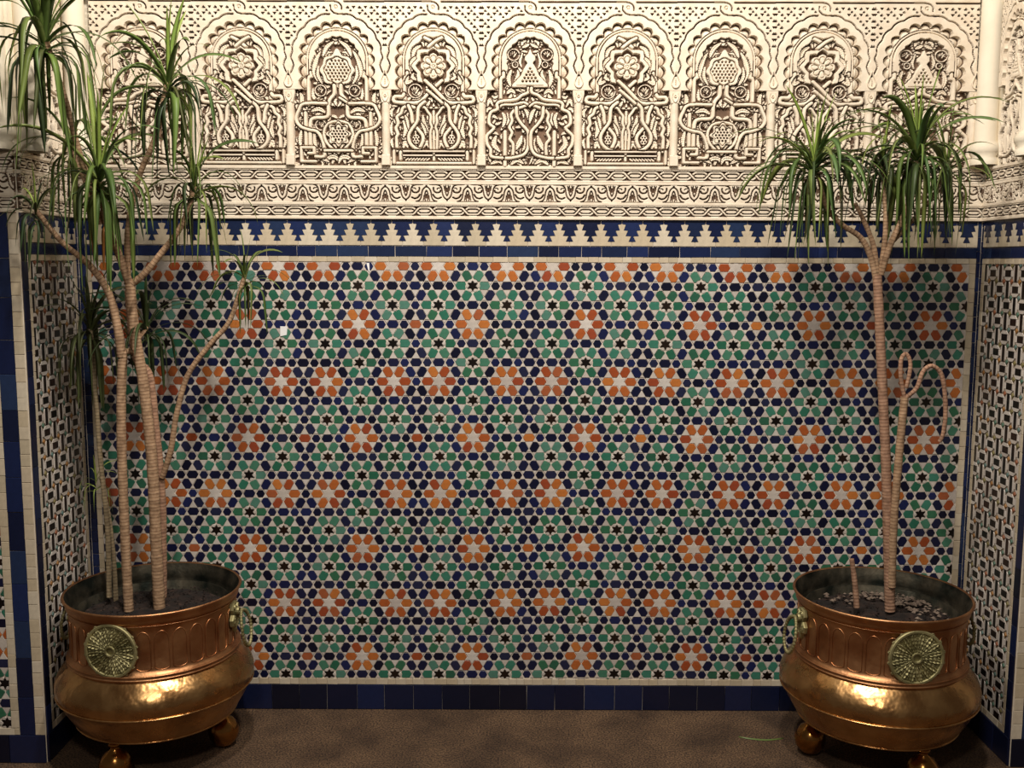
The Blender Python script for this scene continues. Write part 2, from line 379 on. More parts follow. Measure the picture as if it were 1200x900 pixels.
def mosaic(parent, fr, u0, u1, v0, v1, shift=(0, 0), eye=(0, 1.6), allow=300, singles=True):
    k0 = int((u0 - shift[0] - GX0) / A0) - 3; k1 = int((u1 - shift[0] - GX0) / A0) + 3
    todo = {}                                   # name -> list of (dist, poly type, x, y, angle)
    stuff = {c: MB() for c in ('white', 'black', 'blue', 'green', 'orange')}
    rnd = random.Random(11)
    def P(k, j):
        x, y = lay(k, j) if singles else (GX0 + k * A0, GZ0 - j * A0 * SQ)
        return x + shift[0], y + shift[1]
    def put(nm, poly, x, y, ang, key):
        pts = [(x + a, y + b_) for a, b_ in sq(rotp(poly, ang))]
        inside = all(u0 <= a <= u1 and v0 <= b_ <= v1 for a, b_ in pts)
        if not inside:
            pts = clip(pts, u0, u1, v0, v1)
            if len(pts) < 3 or max(p[0] for p in pts) - min(p[0] for p in pts) < .003 or max(p[1] for p in pts) - min(p[1] for p in pts) < .003: return
        if inside and key: todo.setdefault(nm, []).append(((x - eye[0]) ** 2 + (y - eye[1]) ** 2, key, x, y, pts))
        else: stuff[nm].prism(pts, .0005, .0042 + rnd.uniform(-.0006, .0006), .001)
    blue_mid = {(5, 0), (-15, 0), (-15, 24)}
    for j in range(-10, 44, 2):
        for k in range(k0, k1):
            if (k + j // 2) % 2: continue
            t = wheel(k, j); x, y = P(k, j)
            if not (u0 - .1 < x < u1 + .1 and v0 - .1 < y < v1 + .1): continue
            if t == 'F': put('white', WSTAR, x, y, 0, 'flower_star')
            elif t == 'S':
                put('black', BSTAR, x, y, 0, 'black_star')
                for i in range(6): put('white', KITE, x, y, R(60 * i), None)
            else:
                put('blue', HEXA, x, y, 0, None)
                for i in range(6): put('white', TRIS, x + .545 * A0 * cos(R(30 + 60 * i)), y + .545 * A0 * SY * sin(R(30 + 60 * i)), R(30 + 60 * i - 90), None)
            if t == 'F' or t == 'S': pass
            for di, dk, dj in ((0, 2, 0), (1, 1, -2), (2, -1, -2)):
                k2, j2 = k + dk, j + dj; t2 = wheel(k2, j2); x2, y2 = P(k2, j2)
                mx_, my_ = (x + x2) / 2, (y + y2) / 2; ang = R(60 * di)
                if t == 'S' or t2 == 'S':
                    put('green', GREEN, mx_, my_, ang + (0 if t == 'S' else pi), 'g%d%d' % (di, t == 'S'))
                elif t == 'F' or t2 == 'F': put('orange', SAFT, mx_, my_, ang, 's%d' % di)
                elif di == 0 and (k + 1) % 10 == 5 and j % 12 == 0 and (k + 1, j) not in blue_mid: put('orange', SAFT, mx_, my_, ang, 's0')
                else: put('blue', SAFT, mx_, my_, ang, 's%d' % di)
            a_, b_, c_ = P(k + 2, j), P(k + 1, j - 2), P(k + 1, j + 2)
            put('white', TRI, (x + a_[0] + b_[0]) / 3, (y + a_[1] + b_[1]) / 3, 0, None)
            put('white', TRI, (x + a_[0] + c_[0]) / 3, (y + a_[1] + c_[1]) / 3, pi, None)
    polys = {'black_star': BSTAR, 'flower_star': WSTAR}
    for d in range(3):
        polys['s%d' % d] = rotp(SAFT, R(60 * d)); polys['g%d1' % d] = rotp(GREEN, R(60 * d)); polys['g%d0' % d] = rotp(GREEN, R(60 * d) + pi)
    names = {'white': 'white_star_tile', 'black': 'black_star_tile', 'blue': 'blue_tile', 'green': 'green_tile', 'orange': 'orange_tile'}
    cache = {}
    for nm, L in todo.items():
        L.sort(key=lambda e: e[0])
        for i, (d, key, x, y, pts) in enumerate(L):
            if i < allow:
                if (nm, key) not in cache:
                    q = MB(); q.prism(sq(polys[key]), .0005, .0044, .0011); cache[nm, key] = q.mesh(names[nm], M[nm])
                mw = fr @ Matrix.Translation((x, y, rnd.uniform(-.0005, .0004))) @ Matrix.Rotation(rnd.uniform(-.05, .05), 4, 'Z') \
                    @ Matrix.Rotation(rnd.uniform(-.02, .02), 4, 'X') @ Matrix.Rotation(rnd.uniform(-.02, .02), 4, 'Y')
                link(names[nm], cache[nm, key], parent, mw)
            else: stuff[nm].prism(pts, .0005, .0042 + rnd.uniform(-.0006, .0006), .001)
    for nm, q in stuff.items():
        if q.v: q.build('small_%s_tiles' % nm, M[nm], parent, fr)['kind'] = 'stuff'

grout(wall_back, F_BACK, XL + .001, XR - .001)
mosaic(wall_back, F_BACK, -1.457, 1.571, H_MOS0, H_MOS1)
# borders of the back dado
course('base_tile', wall_back, F_BACK, XL + .008, XR - .008, 0.001, H_BASE, 'navy', .103, jit=.08, th=.008)
course('border_tile', wall_back, F_BACK, -1.476, 1.594, H_BASE, H_W1 - .001, 'border_white', .034, jit=.3)
course('border_tile', wall_back, F_BACK, -1.476, 1.594, H_MOS1 + .0005, H_W2, 'border_white', .042, jit=.3)
course('band_tile', wall_back, F_BACK, XL + .03, XR - .018, H_W2, H_B2, 'deep_blue', .085, jit=.3)
course('border_tile', wall_back, F_BACK, -1.476, -1.457, H_W1, H_MOS1, 'border_white', .05, True)
course('border_tile', wall_back, F_BACK, 1.5715, 1.594, H_W1, H_MOS1, 'border_white', .05, True)
course('edge_tile', wall_back, F_BACK, XL + .006, -1.476, H_BASE, H_PL, 'deep_blue', .045, True)
course('edge_tile', wall_back, F_BACK, 1.594, XR - .006, H_BASE, H_PL, 'deep_blue', .045, True)

MER_B = [(74, 0), (74, 24), (47, 27), (62, 67), (30, 69), (48, 106), (7, 107), (26, 146)]
MER_W = [(75, 175), (75, 148), (50, 147), (67, 110), (28, 107), (44, 71), (14, 68), (28, 30), (5, 27)]
def merlons(parent, fr, u0, u1, start, per=.0718, sx=1.0):
    s_ = per / 150.0; sv = (H_PL - .002 - H_B2) / 177.0
    c = start - per * math.ceil((start - u0) / per)
    while c < u1 + per:
        for nm, half, mat, cc in (('blue_merlon_tile', MER_B, 'deep_blue', c), ('white_merlon_tile', MER_W, 'border_white', c + per / 2)):
            rt = [(cc + (x - 1.5) * s_, H_PL - .001 - y * sv) for x, y in half]; lf = [(cc - (x - 1.5) * s_, H_PL - .001 - y * sv) for x, y in half]
            poly = clip(lf[::1] + rt[::-1] if nm[0] == 'b' else rt + lf[::-1], u0, u1, 0, 3)
            if nm[0] == 'b': poly = poly
            if len(poly) < 3 or max(p[0] for p in poly) - min(p[0] for p in poly) < .006: continue
            ox = sum(p[0] for p in poly) / len(poly); oy = sum(p[1] for p in poly) / len(poly)
            q = MB(); q.prism([(x - ox, y - oy) for x, y in poly], .001, .0052, .0008)
            q.build(nm, M[mat], parent, fr @ Matrix.Translation((ox, oy, 0)))
        c += per
merlons(wall_back, F_BACK, -1.476, 1.594, -.813)

# ---- side walls: the interlocked bar mosaic ---------------------------------
def bars(parent, fr, u0, u1, v0, v1, c0, cell=.104):
    def prism_poly(w_, h_, t_=0): # elongated hexagon, points along v
        return [(-w_/2, -h_/2 + t_), (0, -h_/2), (w_/2, -h_/2 + t_), (w_/2, h_/2 - t_), (0, h_/2), (-w_/2, h_/2 - t_)]
    vb = MB(); vb.prism([(-.008, -.028), (.008, -.028), (.008, .028), (-.008, .028)], .0005, .0045); vb = vb.mesh('upright_bar_tile', M['black'])
    hb_ = MB(); hb_.prism([(-.019, -.010), (.019, -.010), (.019, .010), (-.019, .010)], .0005, .0045); hb_ = hb_.mesh('level_bar_tile', M['black'])
    ws = MB(); ac = MB(); bs = MB(); rnd = random.Random(5); nv = nh = 0
    i = -1
    h = cell / 2
    while v1 - (i + .5) * h > v0 - h:
        v = v1 - .03 - i * h
        jn = int((u1 - u0) / h) + 4
        for j in range(-2, jn):
            u = c0 + j * h; up = (i + j) % 2 == 0
            if up:
                body = [(u - .008, v - .028), (u + .008, v - .028), (u + .008, v + .028), (u - .008, v + .028)]
                strips = [[(u + s * .0100, v - .026), (u + s * .0165, v - .019), (u + s * .0165, v + .019), (u + s * .0100, v + .026)] for s in (-1, 1)]
            else:
                body = [(u - .019, v - .010), (u + .019, v - .010), (u + .019, v + .010), (u - .019, v + .010)]
                strips = [[(u - .026, v + s * .0115), (u - .012, v + s * .0225), (u + .012, v + s * .0225), (u + .026, v + s * .0115)] for s in (-1, 1)]
                strips += [[(u + s * .0205, v - .010), (u + s * .031, v - .010), (u + s * .031, v + .010), (u + s * .0205, v + .010)] for s in (-1, 1)]
            if all(u0 <= a <= u1 and v0 <= b_ <= v1 for a, b_ in body):
                link('upright_bar_tile' if up else 'level_bar_tile', vb if up else hb_, parent, fr @ Matrix.Translation((u, v, 0)))
            else:
                p = clip(body, u0, u1, v0, v1)
                if len(p) > 2: bs.prism(p, .0005, .0045)
            for sp in strips:
                area = sum(sp[i_ - 1][0] * sp[i_][1] - sp[i_][0] * sp[i_ - 1][1] for i_ in range(len(sp)))
                p = clip(sp if area > 0 else sp[::-1], u0, u1, v0, v1)
                if len(p) > 2: ws.prism(p, .0005, .0042, .0007)
            p = clip([(u + h / 2 - .008, v + h / 2), (u + h / 2, v + h / 2 - .008), (u + h / 2 + .008, v + h / 2), (u + h / 2, v + h / 2 + .008)], u0, u1, v0, v1)
            if len(p) > 2: ac.prism(p, .0005, .005, .0007)
        i += 1
    ws.build('small_white_tiles', M['white'], parent, fr)['kind'] = 'stuff'
    ac.build('small_coloured_tiles', M['accent'], parent, fr)['kind'] = 'stuff'
    if bs.v: bs.build('small_black_tiles', M['black'], parent, fr)['kind'] = 'stuff'

def side(parent, fr, corner, sgn):
    """corner: u of the back corner, sgn: direction towards the room"""
    U = lambda d: corner + sgn * d
    def rg(a, b_): x, y = U(a), U(b_); return (min(x, y), max(x, y))
    grout(parent, fr, *rg(.001, PD - .001), 'grout_shaded')
    course('base_tile', parent, fr, *rg(.008, PD), 0.001, H_BASE, 'navy', .103, jit=.08, th=.008)
    course('border_tile', parent, fr, *rg(.020, PD - .035), H_BASE, H_W1 - .001, 'border_white', .034, jit=.3)
    course('border_tile', parent, fr, *rg(.020, PD - .035), H_MOS1, H_W2, 'border_white', .042, jit=.3)
    course('band_tile', parent, fr, *rg(.020, PD - .035), H_W2, H_B2, 'deep_blue', .07, jit=.3)
    course('edge_tile', parent, fr, *rg(.006, .020), H_BASE, H_PL, 'deep_blue', .045, True)
    course('edge_tile', parent, fr, *rg(PD - .035, PD - .001), H_BASE, H_PL, 'navy', .09, True)
    course('border_tile', parent, fr, *rg(.020, .042), H_W1, H_MOS1, 'border_white', .05, True)
    course('border_tile', parent, fr, *rg(PD - .052, PD - .035), H_W1, H_MOS1, 'border_white', .05, True)
    merlons(parent, fr, *rg(.020, PD - .035), U(.05))
    a, b_ = rg(.042, PD - .052)
    bars(parent, fr, a, b_, H_MOS0, H_MOS1, a + .006)
side(wall_left, F_LEFT, 0, -1)
side(wall_right, F_RIGHT, 0, 1)

def pier(parent, fr, corner, sgn, out):
    U = lambda d: corner + sgn * d
    def rg(a, b_): x, y = U(a), U(b_); return (min(x, y), max(x, y))
    grout(parent, fr, *rg(.001, out))
    course('base_tile', parent, fr, *rg(.001, out), 0.001, H_BASE, 'navy', .103, jit=.08, th=.008)
    course('border_tile', parent, fr, *rg(.001, .032), H_BASE, H_PL, 'border_white', .045, True)
    course('edge_tile', parent, fr, *rg(.032, .082), H_BASE, H_PL, 'deep_blue', .115, True)
    course('border_tile', parent, fr, *rg(.082, .108), H_W1, H_PL, 'border_white', .05, True)
    course('border_tile', parent, fr, *rg(.082, out), H_BASE, H_W1 - .001, 'border_white', .045, jit=.3)
    a, b_ = rg(.109, out)
    mosaic(parent, fr, a, b_, H_MOS0, H_PL, shift=(sgn * .02, 0), eye=(corner, .9), allow=120, singles=False)
pier(wall_left, F_PIERL, XL, -1, .42)
pier(wall_right, F_PIERR, XR, 1, .30)

# ------------------------------------------------------------------ carved plaster
# The plaster is carved as height fields: every strand is cut round with a groove, leaves fill the ground.
SU, SV = .00287, .0028
Z_PAN = 1.940
px = SU / 4.5
yv = lambda y: (880 - y) / 4.5 * SV
class HF:
    def __init__(s, x0, x1, y0, y1, st):
        s.nx = int(round((x1 - x0) / st)) + 1; s.ny = int(round((y1 - y0) / st)) + 1
        s.x = np.linspace(x0, x1, s.nx); s.y = np.linspace(y0, y1, s.ny)
        s.X, s.Y = np.meshgrid(s.x, s.y); s.H = np.zeros_like(s.X); s.L = np.zeros(s.X.shape, int); s.st = st
    def dist(s, P, pad):
        P = np.array(P, float); a0, a1 = P[:, 0].min() - pad, P[:, 0].max() + pad; b0, b1 = P[:, 1].min() - pad, P[:, 1].max() + pad
        i0, i1 = np.searchsorted(s.x, a0), np.searchsorted(s.x, a1); j0, j1 = np.searchsorted(s.y, b0), np.searchsorted(s.y, b1)
        sl = (slice(j0, j1), slice(i0, i1)); X, Y = s.X[sl], s.Y[sl]
        if X.size == 0: return None
        D = np.full(X.shape, 1e9); T = np.zeros(X.shape); S = np.zeros(X.shape)
        seg = np.hypot(*(P[1:] - P[:-1]).T); tot = seg.sum() or 1; acc = 0
        for p, q_, l_ in zip(P[:-1], P[1:], seg):
            if l_ < 1e-9: continue
            dx, dy = (q_ - p) / l_
            t = np.clip((X - p[0]) * dx + (Y - p[1]) * dy, 0, l_)
            ex, ey = X - p[0] - t * dx, Y - p[1] - t * dy
            d = np.hypot(ex, ey); m = d < D
            D[m] = d[m]; T[m] = ((acc + t) / tot)[m]; S[m] = (ex * -dy + ey * dx)[m]; acc += l_
        return sl, D, T, S, tot
    def stroke(s, P, w_, h, lab, gap=4.5, sm=3, closed=False, mir=False):
        P = list(P)
        if sm: P = smooth(P, sm, closed)
        if closed: P = P + [P[0]]
        r_ = s.dist(P, w_ / 2 + gap)
        if r_:
            sl, D, T, S, tot = r_; H = s.H[sl]; L = s.L[sl]
            g = (D < w_ / 2 + gap) & (D >= w_ / 2); H[g] = np.minimum(H[g], .0005); L[g] = 0
            i_ = D < w_ / 2; H[i_] = (h * (1 - .22 * (2 * D / w_) ** 4))[i_]; L[i_] = lab
        if mir: s.stroke([(-a, b_) for a, b_ in P], w_, h + .0012, lab, gap, 0)
    def leaf(s, P, w_, h, lab, gap=3.5, mir=False):
        P = smooth(list(P), 4)
        r_ = s.dist(P, w_ / 2 + gap)
        if r_:
            sl, D, T, S, tot = r_; H = s.H[sl]; L = s.L[sl]
            n = max(2, round(tot / 11)); saw = np.abs(np.sin(pi * n * T))
            wd = w_ * np.sin(pi * np.clip(T * .9 + .08, 0, 1)) ** .7 * (.78 + .22 * saw)
            g = (D < wd / 2 + gap) & (D >= wd / 2); H[g] = np.minimum(H[g], .0005); L[g] = 0
            i_ = D < wd / 2; q_ = D / (wd / 2 + 1e-9)
            H[i_] = (h * (.62 + .38 * np.sin(pi * np.clip(q_, 0, 1)) * (.55 + .45 * saw)))[i_]; L[i_] = lab
        if mir: s.leaf([(-a, b_) for a, b_ in P[::4] + [P[-1]]], w_, h, lab, gap)
    def groove(s, P, w_, dep, sm=3, mir=False, closed=False):
        P = list(P)
        if sm: P = smooth(P, sm, closed)
        if closed: P = P + [P[0]]
        r_ = s.dist(P, w_ / 2)
        if r_:
            sl, D, T, S, tot = r_; H = s.H[sl]; m = D < w_ / 2
            H[m] = np.maximum(.0005, np.minimum(H[m], H[m] - dep * (1 - (2 * D[m] / w_) ** 2)))
        if mir: s.groove([(-a, b_) for a, b_ in P], w_, dep, 0)
    def hole(s, cx, cy, r_, tri=0):
        i0, i1 = np.searchsorted(s.x, cx - r_), np.searchsorted(s.x, cx + r_); j0, j1 = np.searchsorted(s.y, cy - r_), np.searchsorted(s.y, cy + r_)
        X, Y = s.X[j0:j1, i0:i1] - cx, s.Y[j0:j1, i0:i1] - cy
        if tri: m = (tri * Y > -r_ * .6) & (np.abs(X) < (r_ * .75 - tri * Y) * .75)
        else: m = np.hypot(X, Y) < r_
        s.H[j0:j1, i0:i1][m] = .0005; s.L[j0:j1, i0:i1][m] = 0
    def meshes(s, names, ux, vy, low=.0070, base=.0012):
        """split into one mesh per label; deep cells belong to the ground"""
        V = np.stack([ux(s.X), vy(s.Y), s.H + base], -1).reshape(-1, 3)
        idx = np.arange(s.nx * s.ny).reshape(s.ny, s.nx)
        a, b_, c_, d_ = idx[:-1, :-1], idx[:-1, 1:], idx[1:, 1:], idx[1:, :-1]
        hm = (s.H[:-1, :-1] + s.H[:-1, 1:] + s.H[1:, 1:] + s.H[1:, :-1]) / 4
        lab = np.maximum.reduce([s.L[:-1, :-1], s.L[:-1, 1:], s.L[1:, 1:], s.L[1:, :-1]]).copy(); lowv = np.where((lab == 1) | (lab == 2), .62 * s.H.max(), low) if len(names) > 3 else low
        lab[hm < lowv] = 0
        out = {}
        for k, (nm, mat) in names.items():
            m_ = lab == k
            if not m_.any(): continue
            F = np.stack([a[m_], d_[m_], c_[m_], b_[m_]], -1)
            u_, inv = np.unique(F.ravel(), return_inverse=True)
            me = bpy.data.meshes.new(nm); n = len(F)
            me.vertices.add(len(u_)); me.vertices.foreach_set('co', V[u_].ravel())
            me.loops.add(n * 4); me.loops.foreach_set('vertex_index', inv.ravel().astype(np.int32))
            me.polygons.add(n); me.polygons.foreach_set('loop_start', np.arange(0, n * 4, 4, dtype=np.int32))
            me.polygons.foreach_set('use_smooth', [True] * n)
            me.update(calc_edges=True); me.materials.append(M[mat]); out[k] = (nm, me)
        return out

T_ = .024
def cA(L): return [((x - 727) * 1.125, 880 - (783 - y) * 1.125) for x, y in L]
def cB(L): return [(x - 802, y) for x, y in L]
def cC(L): return [(x - 290, y) for x, y in L]
def common(kind, seed):
    f = HF(-253, 253, -6, 884, 2.45); X, Y = f.X, f.Y
    rr = np.hypot(X, Y - 318); an = np.arctan2(318 - Y, X)
    up = Y < 318
    rin = np.where(up, 176 + 25 * np.abs(np.cos(10 * (an - pi / 2))) ** .6, 176 + 25 * np.abs(np.cos(pi * (Y - 318) / 62)) ** .6)
    rad = np.where(up, rr, np.abs(X))
    rnd = random.Random(seed)
    # ground foliage
    for i in range(230):
        x = rnd.uniform(8, 238); y = rnd.uniform(190, 872); a = rnd.uniform(0, 2 * pi); l_ = rnd.uniform(14, 24); bnd = rnd.uniform(-.9, .9)
        if y < 318 and math.hypot(x, y - 318) > 116: continue
        f.leaf([(x - l_ * cos(a), y - l_ * sin(a)), (x + 6 * bnd * sin(a), y - 6 * bnd * cos(a)), (x + l_ * cos(a + bnd), y + l_ * sin(a + bnd))], rnd.uniform(13, 19), .012, 6, 3, True)
    # scale ring under the scallops
    m = (rad > 150) & (rad <= rin) & (Y < 478)
    f.H[m] = (.003 + .015 * np.clip((rin - rad - 3) / 30, 0, 1))[m]; f.L[m] = 3
    # the flush plate of the arch
    m = (rad > rin) & (Y < 478); f.H[m] = T_; f.L[m] = 1
    # raised line, main lobed arch
    f.stroke(arch(0, -157, 470, 318, 157), 9, .016, 3, 4, 2)
    lob = 122 - 7 * np.abs(np.cos(9 * (an - pi / 2))); lobs = 122 - 7 * np.abs(np.cos(pi * (Y - 318) / 42))
    inn = np.where(up, lob, lobs); m = (rad < 147) & (rad > inn) & (Y < 392); f.H[m] = .020; f.L[m] = 4
    m = (rad < inn) & (rad > inn - 5) & (Y < 392); f.H[m] = .0005; f.L[m] = 0
    f.stroke([(-138, 386), (-138, 410), (-152, 425), (-152, 560)], 17, .019, 4, 5, 3, False, True)
    # outline of the arch, with the curl at its crown
    L = []
    for i in range(41):
        a = pi / 2 - i / 40 * pi / 2 - .14
        if a < 0: break
        r_ = 232 + 9 * abs(cos(10 * (a - pi / 2))) ** .7; L.append((r_ * cos(a), 318 - r_ * sin(a)))
    L += [(232, 330), (226, 352), (236, 380), (251, 402)]
    f.groove([(-29, 40), (-27, 63), (-11, 79), (7, 84)] + L, 8.5, .023, 0); f.groove([(-x, y) for x, y in L], 8.5, .023, 0)
    f.groove([(-253, 18), (-60, 18), (-11, 19), (16, 27), (29, 45), (29, 61)], 8.5, .023, 2); f.groove([(43, 20), (253, 20)], 8.5, .023, 0)
    f.groove([(9 * cos(i), 47 + 9 * sin(i)) for i in range(7)], 4, .012, 0)
    # pierced lattice
    for j in range(0, 15):
        y = 50 + j * 16.3
        for i in range(-9, 10):
            if j % 2 == 0: x = i * 31; t = 1 if (i + j // 2) % 2 else -1
            else: x = i * 62 + 15 + (31 if (j // 2) % 2 else 0); t = -1
            if abs(x) > 251: continue
            if math.hypot(x, y - 318) > 256 and y < 300 and not (abs(x) < 46 and y < 75): f.hole(x, y, 9.5 if j % 2 == 0 else 8, t)
    m = (f.L == 1) & (rr > 240) & (Y < 310) & (Y > 24); f.L[m] = 2
    return f
def arch(cx, x0, yb, yc, r, n=18):
    L = [(x0, yb), (x0, (yb + yc) / 2)]
    for i in range(n + 1):
        a = pi - pi * i / n; L.append((cx + (cx - x0) * cos(a), yc - r * sin(a)))
    return L + [(2 * cx - x0, (yb + yc) / 2), (2 * cx - x0, yb)]
def volute(f, cx, cy, r, mir=True):
    for sx in ((1, -1) if mir else (1,)):
        f.stroke([(cx * sx + r * cos(i * .5), cy + r * sin(i * .5)) for i in range(13)], 7, .013, 5, 3, 2)
        for a in (-2.6, -2.0, -1.3, -.6): f.leaf([(cx * sx, cy + r * .45), (cx * sx + r * .4 * cos(a), cy + r * .4 * sin(a) + r * .1), (cx * sx + r * .72 * cos(a), cy + r * .75 * sin(a))], r * .36, .013, 5, 2)
def comb(f, cx, cy, R_, pitch, hr, test=None):
    """disc pierced with a honeycomb of holes"""
    n = int(R_ / pitch) + 2
    for j in range(-n, n + 1):
        for i in range(-n, n + 1):
            x = (i + (j % 2) / 2) * pitch; y = j * pitch * .866
            if (test(x, y) if test else math.hypot(x, y) < R_): f.hole(cx + x, cy + y, hr)
def disc(f, cx, cy, poly_r, h, lab, gap=5):
    m_ = np.hypot(f.X - cx, f.Y - cy); an = np.arctan2(f.Y - cy, f.X - cx); r_ = poly_r(an)
    g = (m_ < r_ + gap) & (m_ >= r_); f.H[g] = .0005; f.L[g] = 0
    g = m_ < r_; f.H[g] = h; f.L[g] = lab

def panel_C():
    f = common('C', 3)
    for L, w_ in (([(185, 430), (168, 380), (180, 320), (205, 275)], 30), ([(215, 300), (235, 255), (275, 222)], 26), ([(192, 350), (187, 400), (212, 450)], 20),
                  ([(160, 470), (165, 520), (215, 525)], 20), ([(255, 480), (225, 500), (175, 528)], 16), ([(95, 560), (100, 520), (90, 490)], 26),
                  ([(95, 690), (86, 740), (90, 785)], 24), ([(150, 590), (190, 580), (225, 600)], 26), ([(165, 700), (160, 740), (175, 785)], 26), ([(190, 710), (200, 745), (195, 785)], 18),
                  ([(225, 866), (240, 838), (275, 838), (290, 866)], 26), ([(165, 862), (195, 842), (240, 862)], 22), ([(290, 565), (275, 540), (290, 518)], 18), ([(100, 590), (72, 560), (82, 600)], 16)):
        f.leaf(cC(L), w_, .013, 6, 3.5, True)
    for cx, cy, r_ in ((-90, 482, 29), (-92, 664, 27)): volute(f, cx, cy, r_)
    disc(f, 0, 375, lambda a: 86 + 5 * np.cos(8 * a) + 22 * np.exp(-((a + pi / 2) / .16) ** 2), .019, 4)
    disc(f, 0, 375, lambda a: 66 + 3 * np.cos(8 * a), .015, 5, 5); comb(f, 0, 375, 62, 19, 6.0)
    f.stroke([(-18, 455), (-18, 500), (-40, 528), (-50, 560), (-52, 612), (-75, 625), (-125, 628), (-147, 655), (-149, 780)], 19, .018, 4, 5, 3, False, True)
    f.stroke(cC([(350, 552), (300, 520), (300, 520)][:2]), 14, .019, 4)
    f.stroke(cC([(118, 600), (118, 795)]), 17, .017, 4, 5, 0, False, True)
    f.stroke(cC([(228, 550), (112, 552), (85, 585), (68, 635), (90, 672), (135, 690), (178, 700), (205, 745), (214, 795), (212, 832), (168, 832)]), 17, .019, 4, 5, 3, False, True)
    f.stroke(cC([(290, 642), (240, 655), (214, 700), (224, 752), (255, 788), (290, 812)]), 14, .0165, 4, 4, 3, False, True)
    f.stroke(cC([(168, 858), (92, 858), (92, 784), (160, 784), (160, 815), (130, 815)]), 15, .018, 4, 4.5, 0, False, True)
    f.stroke(cC([(216, 800), (364, 800)]), 15, .0165, 4, 4.5, 0)
    disc(f, 2, 712, lambda a: 58 + 9 * np.cos(8 * a), .017, 4); disc(f, 2, 712, lambda a: 46 + 6 * np.cos(8 * a), .013, 5, 4); comb(f, 2, 712, 42, 17, 5.2)
    return f
def panel_B():
    f = common('B', 5)
    for L, w_ in (([(700, 420), (660, 440), (672, 400)], 22), ([(735, 245), (705, 265), (690, 310)], 26), ([(716, 300), (688, 330), (690, 380)], 24), ([(725, 425), (690, 410), (700, 385)], 20),
                  ([(690, 527), (730, 520), (760, 505)], 14), ([(640, 640), (655, 680), (640, 730)], 28), ([(650, 610), (662, 640), (670, 690)], 18), ([(745, 610), (750, 650), (775, 710)], 24),
                  ([(735, 650), (755, 690), (760, 720)], 18), ([(640, 785), (650, 755), (665, 785)], 26), ([(740, 785), (765, 755), (775, 785)], 26), ([(582, 720), (576, 680), (584, 640)], 18),
                  ([(586, 785), (577, 750), (588, 730)], 18), ([(583, 620), (578, 590), (596, 570)], 20)):
        f.leaf(cB(L), w_, .013, 6, 3.5, True)
    volute(f, -96, 482, 36)
    for a in (0, 90, 180, 270): f.leaf([(4 * cos(R(a)), 570 + 4 * sin(R(a))), (14 * cos(R(a)), 570 + 14 * sin(R(a))), (24 * cos(R(a)), 570 + 24 * sin(R(a)))], 14, .014, 5)
    star8 = lambda a: np.cos(pi / 8) / np.cos((a % (pi / 4)) - pi / 8)
    sq8 = lambda a, R0, k: R0 * (1 - k * np.abs(((a / (pi / 4)) % 1) - .5) * 0 - k * (.5 - np.abs(((a / (pi / 4)) % 1) - .5)) * 2)
    disc(f, 0, 352, lambda a: sq8(a, 116, .20), .020, 4); disc(f, 0, 352, lambda a: sq8(a, 92, .20), .0005, 0, 0)
    disc(f, 0, 352, lambda a: 50 + 17 * np.abs(np.cos(4 * a)) ** .6, .019, 5, 1); 
    for i in range(8):
        a = R(45 * i); f.groove([(r_ * cos(a) - t * sin(a), 352 + r_ * sin(a) + t * cos(a)) for r_, t in ((16, 0), (34, -12), (52, -9), (54, 9), (34, 12))], 4, .013, 2, False, True)
        f.groove([(18 * cos(a + .39), 352 + 18 * sin(a + .39)), (56 * cos(a + .39), 352 + 56 * sin(a + .39))], 4, .014, 0)
    f.groove([(8 * cos(i), 352 + 8 * sin(i)) for i in range(7)], 4, .012, 0)
    f.stroke(cB([(645, 500), (636, 512), (600, 512), (590, 528), (604, 542), (690, 546), (730, 540), (752, 520), (800, 470), (846, 428)]), 19, .018, 4, 5, 3, False, True)
    f.stroke([(-45, 205), (-12, 222), (25, 252)], 18, .022, 4, 5, 3, False, True)
    f.stroke([(0, 590), (0, 868)], 14, .016, 4, 4.5, 0)
    f.stroke(cB([(606, 790), (604, 730), (612, 712), (602, 680), (614, 655), (608, 620), (630, 600), (640, 572), (672, 562), (700, 570)]), 17, .0165, 4, 4.5, 3, False, True)
    f.stroke(cB([(730, 566), (755, 570), (772, 595), (786, 615), (784, 650), (792, 675), (784, 705), (786, 790)]), 14, .0165, 4, 4.5, 3, False, True)
    f.stroke(cB([(668, 560), (684, 600), (690, 650), (722, 690), (744, 722), (740, 760), (706, 796), (600, 798)]), 18, .0175, 4, 5, 3, False, True)
    f.stroke(cB([(755, 540), (722, 572), (716, 640), (690, 680), (670, 718), (676, 760), (712, 792), (742, 798)]), 18, .0195, 4, 5, 3, False, True)
    for s_ in (-1, 1):
        disc(f, s_ * -94, 738, lambda a: 19 + 7 * np.sin(a) ** 2, .013, 5, 2); comb(f, s_ * -94, 738, 25, 15, 4.6)
        for i in range(8): f.stroke([(s_ * (-150 + i * 16), 850), (s_ * (-136 + i * 16), 840)], 9, .011, 6, 2, 0)
    f.stroke([(-212, 802), (212, 802)], 12, .015, 4, 4.5, 0); f.stroke([(-212, 866), (212, 866)], 14, .017, 4, 4.5, 0); f.stroke([(-212, 800), (-212, 866)], 14, .017, 4, 4.5, 0, False, True)
    f.stroke(cB([(625, 806), (625, 846)]), 16, .018, 4, 4.5, 0, False, True); f.stroke(cB([(640, 824), (792, 824)]), 10, .013, 4, 4, 0, False, True)
    f.stroke([(-34, 478), (0, 506), (45, 546)], 17, .0225, 4)
    return f
